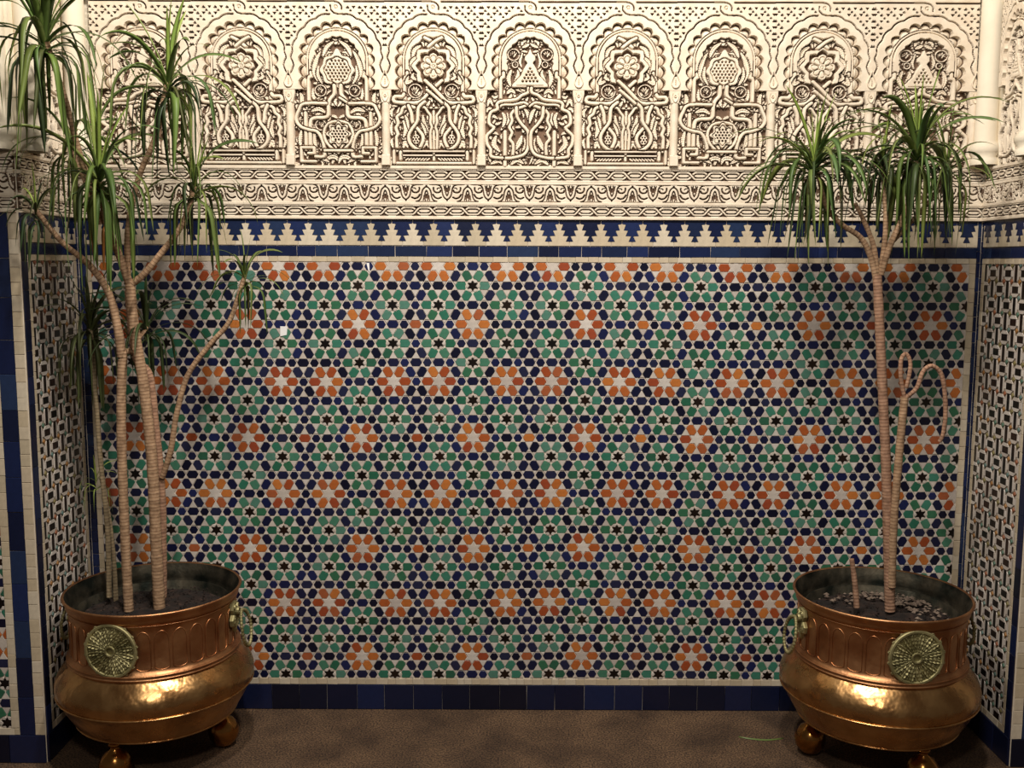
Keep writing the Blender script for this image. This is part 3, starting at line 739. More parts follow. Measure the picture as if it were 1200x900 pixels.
def panel_A():
    f = common('A', 9)
    for L, w_ in (([(640, 330), (628, 370), (640, 410)], 24), ([(668, 330), (672, 350), (655, 385)], 18), ([(620, 440), (640, 425), (660, 440)], 22), ([(690, 225), (712, 215), (727, 205)], 18),
                  ([(692, 250), (680, 290), (690, 320)], 16), ([(600, 530), (612, 560), (600, 600)], 24), ([(620, 530), (630, 560), (618, 590)], 16), ([(700, 510), (715, 530), (727, 575)], 22),
                  ([(662, 600), (690, 590), (700, 560)], 20), ([(690, 640), (680, 670), (658, 710)], 28), ([(700, 650), (708, 680), (690, 715)], 16), ([(570, 640), (560, 680), (590, 715)], 28),
                  ([(545, 772), (580, 760), (600, 775)], 20), ([(640, 775), (670, 755), (700, 772)], 24), ([(530, 500), (540, 470), (556, 500)], 18), ([(545, 570), (552, 545), (580, 560)], 18)):
        f.leaf(cA(L), w_ * 1.1, .013, 6, 3.5, True)
    volute(f, -86, 290, 30); volute(f, -78, 342, 15)
    for a in (-50, -20, 0, 20, 50): f.leaf([(0, 870), (12 * sin(R(a)), 850), (24 * sin(R(a)), 826)], 12, .015, 5)
    # the pear-shaped finial pierced with a triangle of holes
    def prof(y): return np.interp(y, [262, 285, 300, 318, 335, 360, 400, 430, 446, 462], [2, 10, 26, 28, 14, 30, 48, 76, 92, 92])
    wd = prof(f.Y); m = (np.abs(f.X) < wd + 5) & (f.Y > 256) & (f.Y < 467); f.H[m] = .0005; f.L[m] = 0
    m = (np.abs(f.X) < wd) & (f.Y > 262) & (f.Y < 462); f.H[m] = .019; f.L[m] = 5
    for r_ in range(5):
        for i in range(r_ + 1): f.hole((i - r_ / 2) * 19, 364 + r_ * 16.5, 6.2)
    f.groove([(-70, 452), (70, 452)], 4, .01, 0)
    f.stroke(cA([(612, 620), (612, 780)]), 18, .018, 4, 5, 0, False, True)
    f.stroke(cA([(648, 740), (650, 680), (634, 655), (645, 625), (632, 600), (645, 570), (640, 540), (660, 515), (700, 500), (727, 486)]), 16, .0165, 4, 4.5, 3, False, True)
    f.stroke(cA([(664, 505), (668, 550), (690, 585), (716, 615), (722, 650), (718, 700), (697, 730), (640, 745), (612, 745)]), 17, .0175, 4, 5, 3, False, True)
    f.stroke(cA([(727, 500), (700, 482), (650, 492), (600, 494), (586, 508)]), 13, .0165, 4, 4.5, 3, False, True)
    f.stroke(cA([(720, 415), (718, 436), (690, 448), (668, 466), (640, 472), (590, 478), (574, 492), (576, 515), (545, 530), (537, 580), (560, 600), (548, 618), (527, 640), (529, 680), (545, 705), (548, 738), (600, 745)]), 17, .019, 4, 5, 3, False, True)
    return f
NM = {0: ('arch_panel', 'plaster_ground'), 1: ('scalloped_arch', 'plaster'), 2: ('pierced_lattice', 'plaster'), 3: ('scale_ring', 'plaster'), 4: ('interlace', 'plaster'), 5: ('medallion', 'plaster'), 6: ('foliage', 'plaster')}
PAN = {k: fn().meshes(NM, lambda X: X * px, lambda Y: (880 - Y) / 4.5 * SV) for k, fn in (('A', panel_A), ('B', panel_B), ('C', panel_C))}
def put_panel(key, parent, mw):
    p = link('arch_panel', PAN[key][0][1], parent, mw)
    for k in range(1, 7): link(PAN[key][k][0], PAN[key][k][1], p)
cols_x = [-1.4185, -1.078, -.757, -.4335, -.11, .2165, .5415, .8685, 1.198, 1.5485]
for i, key in enumerate('ABCBABCBA'):
    x0, x1 = cols_x[i], cols_x[i + 1]; cx = (x0 + x1) / 2; sx = (x1 - x0) / (506 * px)
    put_panel(key, wall_back, F_BACK @ Matrix.Translation((cx, Z_PAN, 0)) @ Matrix.Diagonal((sx, 1, 1, 1)))

def half_round(q, u, v0, v1, r, nd, seg=8):
    vs = []
    for v in (v0, v1):
        for k in range(seg + 1):
            a = pi * k / seg; vs.append((u - r * cos(a), v, .001 + nd * sin(a) ** .7))
    n = seg + 1
    q.add(vs, [(k, k + 1, n + k + 1, n + k) for k in range(seg)] + [tuple(range(n))[::-1], tuple(range(n, 2 * n))])
for i, x in enumerate(cols_x):
    q = MB(); r_ = 22 * px
    half_round(q, 0, yv(822), yv(545), r_, .026)
    c_ = q.build('colonnette', M['plaster'], wall_back, F_BACK @ Matrix.Translation((x, Z_PAN, 0)))
    q = MB(); q.prism([(-23*px, yv(880)), (23*px, yv(880)), (23*px, yv(822)), (-23*px, yv(822))], .001, .028, .003); q.build('base', M['plaster'], c_)
    q = MB(); q.prism([(-20*px, yv(548)), (20*px, yv(548)), (31*px, yv(500)), (31*px, yv(478)), (-31*px, yv(478)), (-31*px, yv(500))], .001, .026, .003)
    q.ribbon([(-14*px, yv(490)), (-16*px, yv(515)), (0, yv(540)), (16*px, yv(515)), (14*px, yv(490))], 6 * px, .024, .030)
    q.ring(0, yv(508), 6 * px, 5 * px, .024, .030, 8)
    q.build('capital', M['plaster'], c_)
    q = MB(); q.ribbon([(0, yv(375)), (-9*px, yv(400)), (-22*px, yv(435)), (-14*px, yv(458)), (0, yv(464)), (14*px, yv(458)), (22*px, yv(435)), (9*px, yv(400))], 6 * px, .024, .031, True)
    q.leaf([(0, yv(450)), (0, yv(435)), (0, yv(415))], 8 * px, .024, .030); q.build('teardrop', M['plaster'], c_)

# friezes ---------------------------------------------------------------------
def roll(q, u0, u1, v, h, n1=.012): q.ribbon([(u0, v), (u1, v)], h, .001, n1, False, 0, .6)
def tile_chain():
    f = HF(-131, 131, 105, 205, 3.3); f.H[:] = .012; f.L[:] = 4     # two links, 262 units wide
    m = (f.Y > 117) & (f.Y < 193); f.H[m] = .0005; f.L[m] = 0
    for s_ in (1, -1):
        L = [(-150 + 0, 155 - s_ * 15)]
        for i in range(-2, 3):
            a = i * 131; q_ = s_ * (1 if i % 2 == 0 else -1)
            L += [(a, 155), (a + 24, 155 + q_ * 24), (a + 65, 155 + q_ * 27), (a + 107, 155 + q_ * 24)]
        L = [p for p in L if -190 < p[0] < 190]
        f.stroke(sorted(L), 16, .0105 + .001 * s_, 4, 5, 3)
    for c_ in (-65.5, 65.5):
        m = ((f.X - c_) / 44) ** 2 + ((f.Y - 155) / 13) ** 2 < 1; f.H[m] = .012; f.L[m] = 4
        for e in (-1, 1): f.stroke([(c_ - 30, 155 + e * 38), (c_ + 30, 155 + e * 38)], 6, .010, 4, 2, 0)
    k = .0546 / 131
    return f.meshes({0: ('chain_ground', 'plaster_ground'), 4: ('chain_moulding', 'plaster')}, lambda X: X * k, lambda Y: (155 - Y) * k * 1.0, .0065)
def tile_lotus():
    f = HF(-168.5, 168.5, 228, 388, 3.0); f.H[:] = .012; f.L[:] = 4
    UP = [([(-84, 380), (-60, 372), (-44, 348), (-38, 308), (-28, 276), (-8, 256)], 9), ([(-10, 372), (-13, 345), (-11, 310), (0, 285), (11, 310), (13, 345), (10, 372)], 7),
          ([(-26, 372), (-22, 352), (-20, 330)], 6), ([(0, 318), (0, 352)], 6), ([(0, 246), (0, 254)], 11)]
    for dn in (0, 1):
        for sx in (-1, 1):
            for L, w_ in UP:
                for off in (0, -337, 337):
                    P = [(sx * x, y) for x, y in L]
                    if dn: P = [(x + 168.5, 616 - y) for x, y in P]
                    f.groove([(x + off, y) for x, y in P], w_ * 1.35, .0125, 2)
    for off in (0, -337):
        for mx_ in (1, -1):
            base = off + (0 if mx_ == 1 else 337)
            for L, w_ in (([(58, 262), (60, 288), (82, 304), (112, 298), (116, 284)], 12), ([(54, 322), (70, 346), (98, 354), (120, 344)], 12), ([(112, 262), (92, 266), (88, 276)], 7)):
                f.groove([(base + mx_ * x, y) for x, y in L], w_ * 1.25, .0125, 2)
    for off in (-337, 0, 337):
        f.groove([(off - 125, 233), (off - 30, 236)][:2], 9, .0125, 0); f.groove([(off + 30, 236), (off + 125, 233)], 9, .0125, 0)
        f.groove([(off - 70, 383), (off + 70, 383)], 9, .0125, 0)
    k = .1385 / 337
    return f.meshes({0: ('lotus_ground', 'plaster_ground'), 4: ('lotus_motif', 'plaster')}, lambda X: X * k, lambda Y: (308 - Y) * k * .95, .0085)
T_CH, T_LO = tile_chain(), tile_lotus()
def run_tiles(nm, tl, per, parent, fr, u0, u1, vc, back=True):
    n = max(1, round((u1 - u0) / per)); p_ = (u1 - u0) / n
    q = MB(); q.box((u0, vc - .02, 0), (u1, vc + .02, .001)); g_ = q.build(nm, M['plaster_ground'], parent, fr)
    for i in range(n):
        mw = Matrix.Translation((u0 + (i + .5) * p_, vc, 0)) @ Matrix.Diagonal((p_ / per, 1, 1, 1))
        for k in tl: link(tl[k][0], tl[k][1], g_, mw)
def friezes(parent, fr, u0, u1):
    run_tiles('chain_frieze', T_CH, .1092, parent, fr, u0, u1, 1.7885)
    run_tiles('lotus_frieze', T_LO, .1385, parent, fr, u0, u1, 1.8485)
    run_tiles('chain_frieze', T_CH, .1092, parent, fr, u0, u1, 1.909)
    for v, h, n_ in ((1.7645, .010, .014), (1.8135, .012, .015), (1.8825, .012, .015), (1.9345, .013, .016)):
        q = MB(); roll(q, u0, u1, v, h, n_); q.build('plaster_fillet', M['plaster'], parent, fr)
friezes(wall_back, F_BACK, XL + .012, XR - .012)
friezes(wall_left, F_LEFT, -PD + .002, -.012)
friezes(wall_right, F_RIGHT, .012, PD - .002)
friezes(wall_left, F_PIERL, XL - .55, XL - .002)
friezes(wall_right, F_PIERR, XR + .002, XR + .55)
q = MB(); q.box((XL + .02, 2.487, 0), (XR - .02, 2.53, .026)); q.build('plaster_fillet', M['plaster'], wall_back, F_BACK)
run_tiles('chain_frieze', T_CH, .1092, wall_back, F_BACK, XL + .05, XR - .05, 2.56)

# side wall carved strips and corner columns
for parent, fr, sgn in ((wall_left, F_LEFT, -1), (wall_right, F_RIGHT, 1)):
    put_panel('A', parent, fr @ Matrix.Translation((sgn * .205, Z_PAN, 0)) @ Matrix.Diagonal((.62, 1, 1, 1)))
def corner_column(parent, x, y, r=.036):
    q = MB(); q.lathe([(r * 1.25, 1.945), (r * 1.3, 1.962), (r * 1.05, 1.972), (r * 1.35, 1.985), (r * 1.42, 2.0), (r * 1.2, 2.014), (r, 2.024), (r * .98, 2.2), (r, 3.0)], 24, (x, y, 0))
    q.build('corner_column', M['plaster_plain'], parent, None, True)
corner_column(wall_left, XL + .044, -.050); corner_column(wall_left, XL + .030, -PD + .050)
corner_column(wall_right, XR - .030, -.046); corner_column(wall_right, XR - .030, -PD + .050)
corner_column(wall_left, XL - .05, -PD - .01, .042); corner_column(wall_right, XR + .05, -PD - .01, .042)

# ------------------------------------------------------------------ brass planters
PROF_LOW = [(.0, .150), (.235, .146), (.250, .150), (.254, .156), (.262, .168), (.284, .205), (.297, .238), (.304, .243), (.304, .249), (.309, .262), (.309, .280), (.303, .300), (.290, .322), (.272, .342), (.264, .350)]
PROF_NECK = [(.264, .350), (.268, .353), (.269, .358), (.264, .362), (.267, .366), (.266, .370), (.260, .374), (.256, .384), (.255, .44), (.257, .50), (.260, .528), (.266, .532), (.266, .537), (.268, .545), (.274, .554), (.277, .560), (.274, .565), (.268, .562)]
PROF_IN = [(.268, .562), (.262, .545), (.256, .535), (.254, .515), (.252, .49), (.238, .488), (.236, .512), (.229, .512), (.227, .47), (.0, .47)]
def medallion_mesh():
    q = MB(); n = 16; r = .085
    q.ring(0, 0, r - .005, .011, 0, .008, 40); q.ring(0, 0, r * .17, .008, 0, .011, 12); 
    q.prism([((r - .002) * cos(2 * pi * i / 32) , (r - .002) * sin(2 * pi * i / 32)) for i in range(32)], -.003, .0025, .001)
    for i in range(n):
        a = 2 * pi * i / n; b_ = a + pi / n
        q.leaf([(r * .15 * cos(a), r * .15 * sin(a)), (r * .38 * cos(a), r * .38 * sin(a)), (r * .66 * cos(a), r * .66 * sin(a))], .0125, .001, .0095)
        q.leaf([(r * .42 * cos(b_), r * .42 * sin(b_)), (r * .68 * cos(b_), r * .68 * sin(b_)), (r * .92 * cos(b_), r * .92 * sin(b_))], .019, .001, .0105)
        q.leaf([(r * .58 * cos(a), r * .58 * sin(a)), (r * .72 * cos(a), r * .72 * sin(a)), (r * .9 * cos(a), r * .9 * sin(a))], .007, .001, .007)
        q.ring(r * cos(b_) * .985, r * sin(b_) * .985, .004, .004, 0, .005, 6)
    return q
med_me = medallion_mesh().mesh('medallion', M['medal'])
q = MB(); q.lathe([(.0, .165), (.02, .165), (.020, .142), (.013, .136), (.011, .130), (.018, .127), (.020, .122), (.013, .116), (.014, .108), (.030, .098), (.046, .078), (.051, .056), (.046, .032), (.032, .012), (.014, .001), (0, 0)], 28)
foot_me = q.mesh('foot', M['foot'], True)
q = MB(); q.lathe(PROF_LOW, 96)
for r_, z_, t_ in ((.3055, .246, .0035), (.252, .152, .003)): q.tube([(r_ * cos(2 * pi * i / 96), r_ * sin(2 * pi * i / 96), z_) for i in range(97)], t_, 6, False)
low_me = q.mesh('belly', M['brass'], True)
q = MB(); q.lathe(PROF_NECK, 96)
for r_, z_, t_ in ((.267, .356, .0032), (.267, .367, .0028), (.2565, .377, .0018), (.2595, .522, .0020), (.262, .530, .0016)): q.tube([(r_ * cos(2 * pi * i / 96), r_ * sin(2 * pi * i / 96), z_) for i in range(97)], t_, 6, False)
neck_me = q.mesh('neck', M['copper'], True)
q = MB(); q.lathe(PROF_IN, 96); in_me = q.mesh('inner_wall', M['patina'], True)
# embossed arcade round the neck
q = MB(); NA = 30
for i in range(NA):
    a0 = 2 * pi * (i + .5) / NA; wd = 2 * pi / NA * .40
    pts = []
    for t, z in [(-1, .390), (-1, .43), (-1, .475), (-.8, .492), (-.4, .502), (0, .505), (.4, .502), (.8, .492), (1, .475), (1, .43), (1, .390), (.6, .384), (0, .382), (-.6, .384), (-1, .390)]:
        a = a0 + t * wd; r_ = .2568 if z < .46 else .2572; pts.append((r_ * cos(a), r_ * sin(a), z))
    q.tube(pts, .0016, 5, False)
relief_me = q.mesh('embossed_arcade', M['copper'], True)
# handle: lion-mask style plate with a ridged drop ring
q = MB()
pts = [(0, .055), (.020, .050), (.026, .030), (.018, .012), (.030, -.004), (.024, -.024), (.010, -.034), (0, -.05)]
q.prism([(x, y) for x, y in pts] + [(-x, y) for x, y in pts[::-1] if x > 0], -.004, .008, .004)
q.ring(0, .022, .010, .007, .006, .020, 12)
for s_ in (-1, 1): q.leaf([(s_ * .008, -.03), (s_ * .018, -.012), (s_ * .016, .01)], .012, .006, .013); q.leaf([(0, .03), (s_ * .012, .042), (s_ * .02, .034)], .010, .006, .014)
plate_me = q.mesh('handle', M['medal'])
q = MB(); NT = 96
pts = [(.042 * sin(2 * pi * i / NT), -.034 + .058 * cos(2 * pi * i / NT), .026 + .022 * sin(pi * i / NT)) for i in range(NT + 1)]
q.tube(pts, [.0048 + .0020 * (1 if i % 3 == 1 else -.3) for i in range(NT + 1)], 8, False)
ring_me = q.mesh('drop_ring', M['medal'], True)

def radial(r, az, z):
    """local matrix at azimuth az on radius r: x tangential, y up, z outwards"""
    n = Vector((cos(az), sin(az), 0)); v = Vector((0, 0, 1)); u = v.cross(n)
    m_ = Matrix((u, v, n)).transposed().to_4x4(); m_.translation = n * r + v * z; return m_
def planter(x, y, feet, med, handles, label, name='brass_planter'):
    root = empty(name, (x, y, 0)); tag(root, label, 'planter', 'brass planters')
    link('belly', low_me, root); link('neck', neck_me, root)['label'] = 'copper-red neck with embossed arches'
    link('inner_wall', in_me, root)['label'] = 'dull grey-green inside'
    link('embossed_arcade', relief_me, root)
    for a in feet:
        f = link('foot', foot_me, root); f.location = (.205 * cos(R(a)), .205 * sin(R(a)), 0)
    o = link('medallion', med_me, root, radial(.260, R(med), .449)); o['label'] = 'tarnished round rosette'
    for a in handles:
        h = link('handle', plate_me, root, radial(.262, R(a), .468)); link('drop_ring', ring_me, h)
    return root
PL, PR = (-1.166, -.330), (1.192, -.352)
planter(*PL, (12, -110, 130), -99, (-3, 172), 'brass and copper planter on ball feet in the left corner of the niche')
planter(*PR, (172, -66, 52), -87, (-173, 8), 'brass and copper planter on ball feet in the right corner of the niche')

def soil(x, y, label, seed):
    q = MB(); rnd = random.Random(seed); n = 40; rings = 14
    vs = [(0, 0, .497)]; fs = []
    for i in range(1, rings + 1):
        for k in range(n):
            a = 2 * pi * k / n; r_ = .2245 * i / rings
            h = .494 + noise.noise(Vector((r_ * cos(a) * 18 + seed, r_ * sin(a) * 18, 0))) * .012 - .012 * (i / rings) ** 3
            vs.append((r_ * cos(a), r_ * sin(a), h))
    fs += [(0, 1 + k, 1 + (k + 1) % n) for k in range(n)]
    for i in range(rings - 1):
        for k in range(n): fs.append((1 + i * n + k, 1 + (i + 1) * n + k, 1 + (i + 1) * n + (k + 1) % n, 1 + i * n + (k + 1) % n))
    b0 = len(vs)
    vs += [(.2245 * cos(2 * pi * k / n), .2245 * sin(2 * pi * k / n), .471) for k in range(n)]
    for k in range(n): fs.append((1 + (rings - 1) * n + k, b0 + k, b0 + (k + 1) % n, 1 + (rings - 1) * n + (k + 1) % n))
    q.add(vs, fs)
    for _ in range(420):
        r_ = .215 * math.sqrt(rnd.random()); a = rnd.uniform(0, 2 * pi); s_ = rnd.uniform(.002, .006)
        cx, cy, cz = r_ * cos(a), r_ * sin(a), .494 + rnd.uniform(-.002, .006)
        P8 = [(cx + sx * s_ * rnd.uniform(.5, 1.2), cy + sy * s_ * rnd.uniform(.5, 1.2), cz + sz * s_ * rnd.uniform(.4, .9)) for sx, sy, sz in ((1,0,0),(0,1,0),(-1,0,0),(0,-1,0),(0,0,1),(0,0,-1))]
        q.add(P8, [(0,1,4),(1,2,4),(2,3,4),(3,0,4),(1,0,5),(2,1,5),(3,2,5),(0,3,5)])
    o = q.build('soil', M['soil']); o.location = (x, y, 0); tag(o, label, 'soil', None, 'stuff'); return o
soil(*PL, 'dark potting soil inside the left planter', 3)
soil(*PR, 'dark potting soil with pale patches inside the right planter', 8)
q = MB(); rnd = random.Random(4)
for _ in range(170):
    a = rnd.gauss(.8, .85); r_ = rnd.uniform(.10, .208); s_ = rnd.uniform(.004, .012)
    cx, cy, cz = r_ * cos(a), r_ * sin(a), .499 + rnd.uniform(0, .004)
    q.add([(cx + sx * s_ * rnd.uniform(.6, 1.2), cy + sy * s_ * rnd.uniform(.6, 1.2), cz + sz * s_ * .6) for sx, sy, sz in ((1,0,0),(.3,1,0),(-1,.2,0),(0,-1,0),(0,0,1),(0,0,-1))],
          [(0,1,4),(1,2,4),(2,3,4),(3,0,4),(1,0,5),(2,1,5),(3,2,5),(0,3,5)])
o = q.build('gravel', M['pebble']); o.location = (*PR, 0); tag(o, 'pale gravel scattered on the soil of the right planter', 'gravel', None, 'stuff')

# ------------------------------------------------------------------ dragon trees
def stem(name, parent, path, r0, r1, mat='bark', ringp=.011, end_dark=False):
    """path: (px, py, Y) points; ringed by old leaf scars"""
    P = [tuple(W(*p)) if p[1] > 3 else tuple(p) for p in path]
    L = sum((Vector(P[i + 1]) - Vector(P[i])).length for i in range(len(P) - 1))
    n = max(8, int(L / (ringp / 2.0))); pts = smooth(P, max(1, int(n / (len(P) - 1))))
    N = len(pts); rad = []; acc = 0; al = []
    for i in range(N):
        if i: acc += (Vector(pts[i]) - Vector(pts[i - 1])).length
        t = i / (N - 1); al.append(acc / ringp)
        rad.append((r0 + (r1 - r0) * t) * (1 + .035 * cos(2 * pi * acc / ringp) + .07 * noise.noise(Vector((acc * 25, r0 * 900, 0)))))
    o0 = Vector(parent.location)
    q = MB(); q.tube([Vector(p) - o0 for p in pts], rad, 10)
    o = q.build(name, M[mat], parent, None, True)
    at = o.data.attributes.new('along', 'FLOAT', 'POINT'); at.data.foreach_set('value', [a for a in al for _ in range(10)])
    return o

# leaf shapes: (start elevation, where it bends, final elevation)
LEAFV = [(86, 3.0, 60), (78, 2.0, 30), (70, 1.2, -30), (60, .9, -75), (48, .7, -82), (35, .55, -85), (20, .5, -86), (5, .45, -87), (-12, .4, -88), (-35, .35, -88), (55, 1.3, -40), (30, 1.0, -70)]
def leaf_pts(v, L=1.0, n=12):
    e0, bend, e1 = LEAFV[v]; x = z = 0; P = [(0, 0)]
    for i in range(n):
        s_ = (i + .5) / n; k = min(1, s_ / bend); k = k * k * (3 - 2 * k)
        e = R(e0 + (e1 - e0) * k); x += cos(e) * L / n; z += sin(e) * L / n; P.append((x, z))
    return P
def leaf_mesh(v, wd, mat, twist):
    q = MB(); P = leaf_pts(v); n = len(P); vs = []
    for i, (x, z) in enumerate(P):
        t = i / (n - 1); w_ = wd * (.55 + .45 * min(1, t * 5)) * (1 - t ** 3.2) ** .75 + .0006
        a = P[max(i - 1, 0)]; b_ = P[min(i + 1, n - 1)]; tx, tz = b_[0] - a[0], b_[1] - a[1]; l_ = math.hypot(tx, tz)
        nx, nz = -tz / l_, tx / l_; tw = twist * t
        cs, sn = cos(tw), sin(tw)
        for o_, d in ((-1, .18), (0, 0), (1, .18)):
            a1, b1 = o_ * w_ * cs - d * w_ * sn, o_ * w_ * sn + d * w_ * cs
            vs.append((x + nx * b1, a1, z + nz * b1))
        if True: vs.append((x - nx * w_ * .10, 0, z - nz * w_ * .10))
    fs = []
    for i in range(n - 1):
        a, b_ = i * 4, (i + 1) * 4
        fs += [(a, b_, b_ + 1, a + 1), (a + 1, b_ + 1, b_ + 2, a + 2), (a, a + 3, b_ + 3, b_), (a + 3, a + 2, b_ + 2, b_ + 3)]
    q.add(vs, fs); return q.mesh('leaf', M[mat], True)
_lc = {}
def get_leaf(v, mat, wk, tk):
    key = (v, mat, wk, tk)
    if key not in _lc: _lc[key] = leaf_mesh(v, (.014, .023, .034)[wk], mat, (-.5, .4, 1.1)[tk])
    return _lc[key]
def clear_of_walls(P, base, az, L):
    for x, z in P[2:]:
        X = base.x + cos(az) * x * L; Y = base.y + sin(az) * x * L; 
        if Y > -.035: return False
        if X < XL + .03 and Y > -PD - .035: return False
        if X > XR - .03 and Y > -PD - .035: return False
    return True
leaf_count = {}
def crown(parent, px_, py_, Y, N, L, seed, bias=None, spread=1.0, young='leaf_young', body='leaf', up=.16, minv=0):
    """rosette of strap leaves; bias = (azimuth in degrees, strength) leans the crown"""
    rnd = random.Random(seed); base = W(px_, py_, Y)
    made = 0; k = 0; rest = MB()
    while made < N and k < N * 8:
        k += 1
        t = made / N
        if t < up: v = rnd.choice([0, 0, 1, 1, 2]); mat = young; l_ = L * rnd.uniform(.45, .8)
        elif t < .5: v = rnd.choice([2, 3, 4, 10, 11]); mat = body; l_ = L * rnd.uniform(.75, 1.05)
        else: v = rnd.choice([4, 5, 6, 6, 7, 8, 9, 11]); mat = body if rnd.random() < .7 else 'leaf_old'; l_ = L * rnd.uniform(.7, 1.0)
        v = max(v, minv)
        az = k * 2.39996 + rnd.uniform(-.3, .3)
        if bias and rnd.random() < bias[1]: az = R(bias[0]) + rnd.gauss(0, .8)
        if not clear_of_walls(leaf_pts(v), base, az, l_): continue
        me = get_leaf(v, mat, rnd.randrange(3), rnd.randrange(3))
        if leaf_count.get(parent.name, 0) >= 288:          # past about 300 leaves the rest of the crown is one part
            T = Matrix.Translation(base - parent.location - Vector((0, 0, t * .05 * spread))) @ Matrix.Rotation(az, 4, 'Z') @ Matrix.Scale(l_, 4)
            rest.add([tuple(T @ v_.co) for v_ in me.vertices], [tuple(p_.vertices) for p_ in me.polygons]); made += 1; continue
        leaf_count[parent.name] = leaf_count.get(parent.name, 0) + 1
        o = link('leaf', me, parent)
        o.location = base - parent.location - Vector((0, 0, t * .05 * spread)); o.rotation_euler = (rnd.uniform(-.12, .12), rnd.uniform(-.1, .1), az)
        o.scale = (l_,) * 3; made += 1
    if rest.v: rest.build('leaves', M[body], parent, None, True)['kind'] = 'stuff'

TL = empty('dragon_tree', (PL[0], PL[1], .49)); tag(TL, 'tall many-branched dragon tree with drooping green leaf crowns, growing from the left planter', 'plant')
TR = empty('dragon_tree', (PR[0], PR[1], .49)); tag(TR, 'slim dragon tree in the right planter, bare trunk topped by drooping leaf crowns', 'plant')
Y0 = PL[1]
# left tree: two stout trunks, thinner ones behind
stem('trunk', TL, [(151, 716, Y0 - .03), (147, 640, Y0 - .03), (143, 540, Y0 - .03), (142, 470, Y0 - .03), (144, 412, Y0 - .03)], .0155, .0145)
stem('branch', TL, [(143, 418, Y0 - .03), (138, 385, Y0 - .04), (128, 345, Y0 - .05), (106, 312, Y0 - .08), (72, 283, Y0 - .14), (42, 246, Y0 - .19)], .015, .007)
stem('branch', TL, [(143, 412, Y0 - .03), (155, 410, Y0 - .01), (160, 395, Y0)], .010, .010)
stem('trunk', TL, [(187, 718, Y0 - .02), (183, 640, Y0 - .02), (178, 540, Y0 - .02), (168, 450, Y0 - .02), (158, 390, Y0 - .02), (152, 330, Y0 - .02)], .0190, .0150)
stem('trunk', TL, [(190, 700, Y0 + .02), (190, 620, Y0 + .02), (188, 560, Y0 + .02), (182, 500, Y0 + .02), (175, 440, Y0 + .02), (158, 415, Y0 + .01), (150, 340, Y0)], .0150, .011, 'bark_pink')
stem('branch', TL, [(152, 334, Y0 - .02), (140, 300, Y0 - .05), (125, 262, Y0 - .1), (116, 210, Y0 - .16)], .013, .008)
stem('branch', TL, [(152, 334, Y0 - .02), (168, 322, Y0 - .02), (188, 298, Y0 - .02), (214, 262, Y0 - .02), (228, 218, Y0 - .02)], .012, .008)
stem('branch', TL, [(190, 560, Y0 + .01), (200, 528, Y0), (207, 485, Y0), (220, 440, Y0), (245, 405, Y0), (268, 378, Y0), (280, 345, Y0), (287, 322, Y0)], .0095, .007)
stem('branch', TL, [(118, 262, Y0 - .1), (108, 225, Y0 - .14), (92, 175, Y0 - .19), (76, 115, Y0 - .24), (54, 48, Y0 - .29)], .009, .008)
stem('branch', TL, [(150, 330, Y0), (150, 270, Y0 - .03), (162, 210, Y0 - .06), (182, 160, Y0 - .09), (196, 96, Y0 - .12)], .010, .0075)
stem('branch', TL, [(112, 260, Y0 - .1), (104, 225, Y0 - .08), (92, 195, Y0 - .06), (84, 170, Y0 - .05)], .007, .006)
stem('trunk', TL, [(128, 700, Y0 + .04), (126, 620, Y0 + .05), (118, 540, Y0 + .06), (112, 460, Y0 + .07), (106, 385, Y0 + .08)], .009, .007, 'bark_grey')
stem('branch', TL, [(160, 400, Y0), (166, 392, Y0 + .04), (172, 384, Y0 + .08)], .007, .006)
stem('trunk', TL, [(136, 706, Y0 + .07), (133, 650, Y0 + .08), (127, 600, Y0 + .09), (118, 560, Y0 + .1)], .008, .005, 'bark_grey')
crown(TL, 52, 46, Y0 - .29, 62, .37, 1)
crown(TL, 197, 96, Y0 - .12, 46, .33, 2, up=.1)
crown(TL, 116, 208, Y0 - .16, 56, .33, 3)
crown(TL, 228, 218, Y0 - .02, 44, .28, 4)
crown(TL, 84, 168, Y0 - .05, 34, .26, 5, up=.05, young='leaf')
crown(TL, 42, 244, Y0 - .19, 24, .18, 6, body='leaf_old')
crown(TL, 287, 322, Y0, 30, .20, 7, young='leaf')
crown(TL, 106, 382, Y0 + .08, 42, .31, 8, young='leaf', body='leaf_old')
crown(TL, 172, 382, Y0 + .08, 34, .27, 9, bias=(-20, .5), young='leaf_old', body='leaf_old')
crown(TL, 112, 560, Y0 + .07, 12, .13, 10, young='leaf_young', body='leaf_young')
# two tall upright shoots and a few dry leaves
for (a, b_, Y, l_, az, v, mt) in ((116, 205, Y0 - .16, .34, 1.0, 0, 'leaf_young'), (116, 205, Y0 - .16, .30, 2.6, 0, 'leaf_young'), (52, 50, Y0 - .29, .34, .5, 0, 'leaf_young'), (52, 50, Y0 - .29, .30, 4.0, 0, 'leaf_young'),
                              (125, 262, Y0 - .1, .15, 4.6, 9, 'leaf_dry'), (128, 268, Y0 - .1, .13, 4.0, 9, 'leaf_dry'), (110, 250, Y0 - .1, .16, 4.9, 9, 'leaf_dry'), (197, 100, Y0 - .12, .26, 1.2, 0, 'leaf_young')):
    o = link('leaf', get_leaf(v, mt, 2, 0), TL); o.location = W(a, b_, Y) - TL.location; o.rotation_euler = (0, 0, az); o.scale = (l_,) * 3
    if mt == 'leaf_dry': o['label'] = 'dry orange-brown leaf'

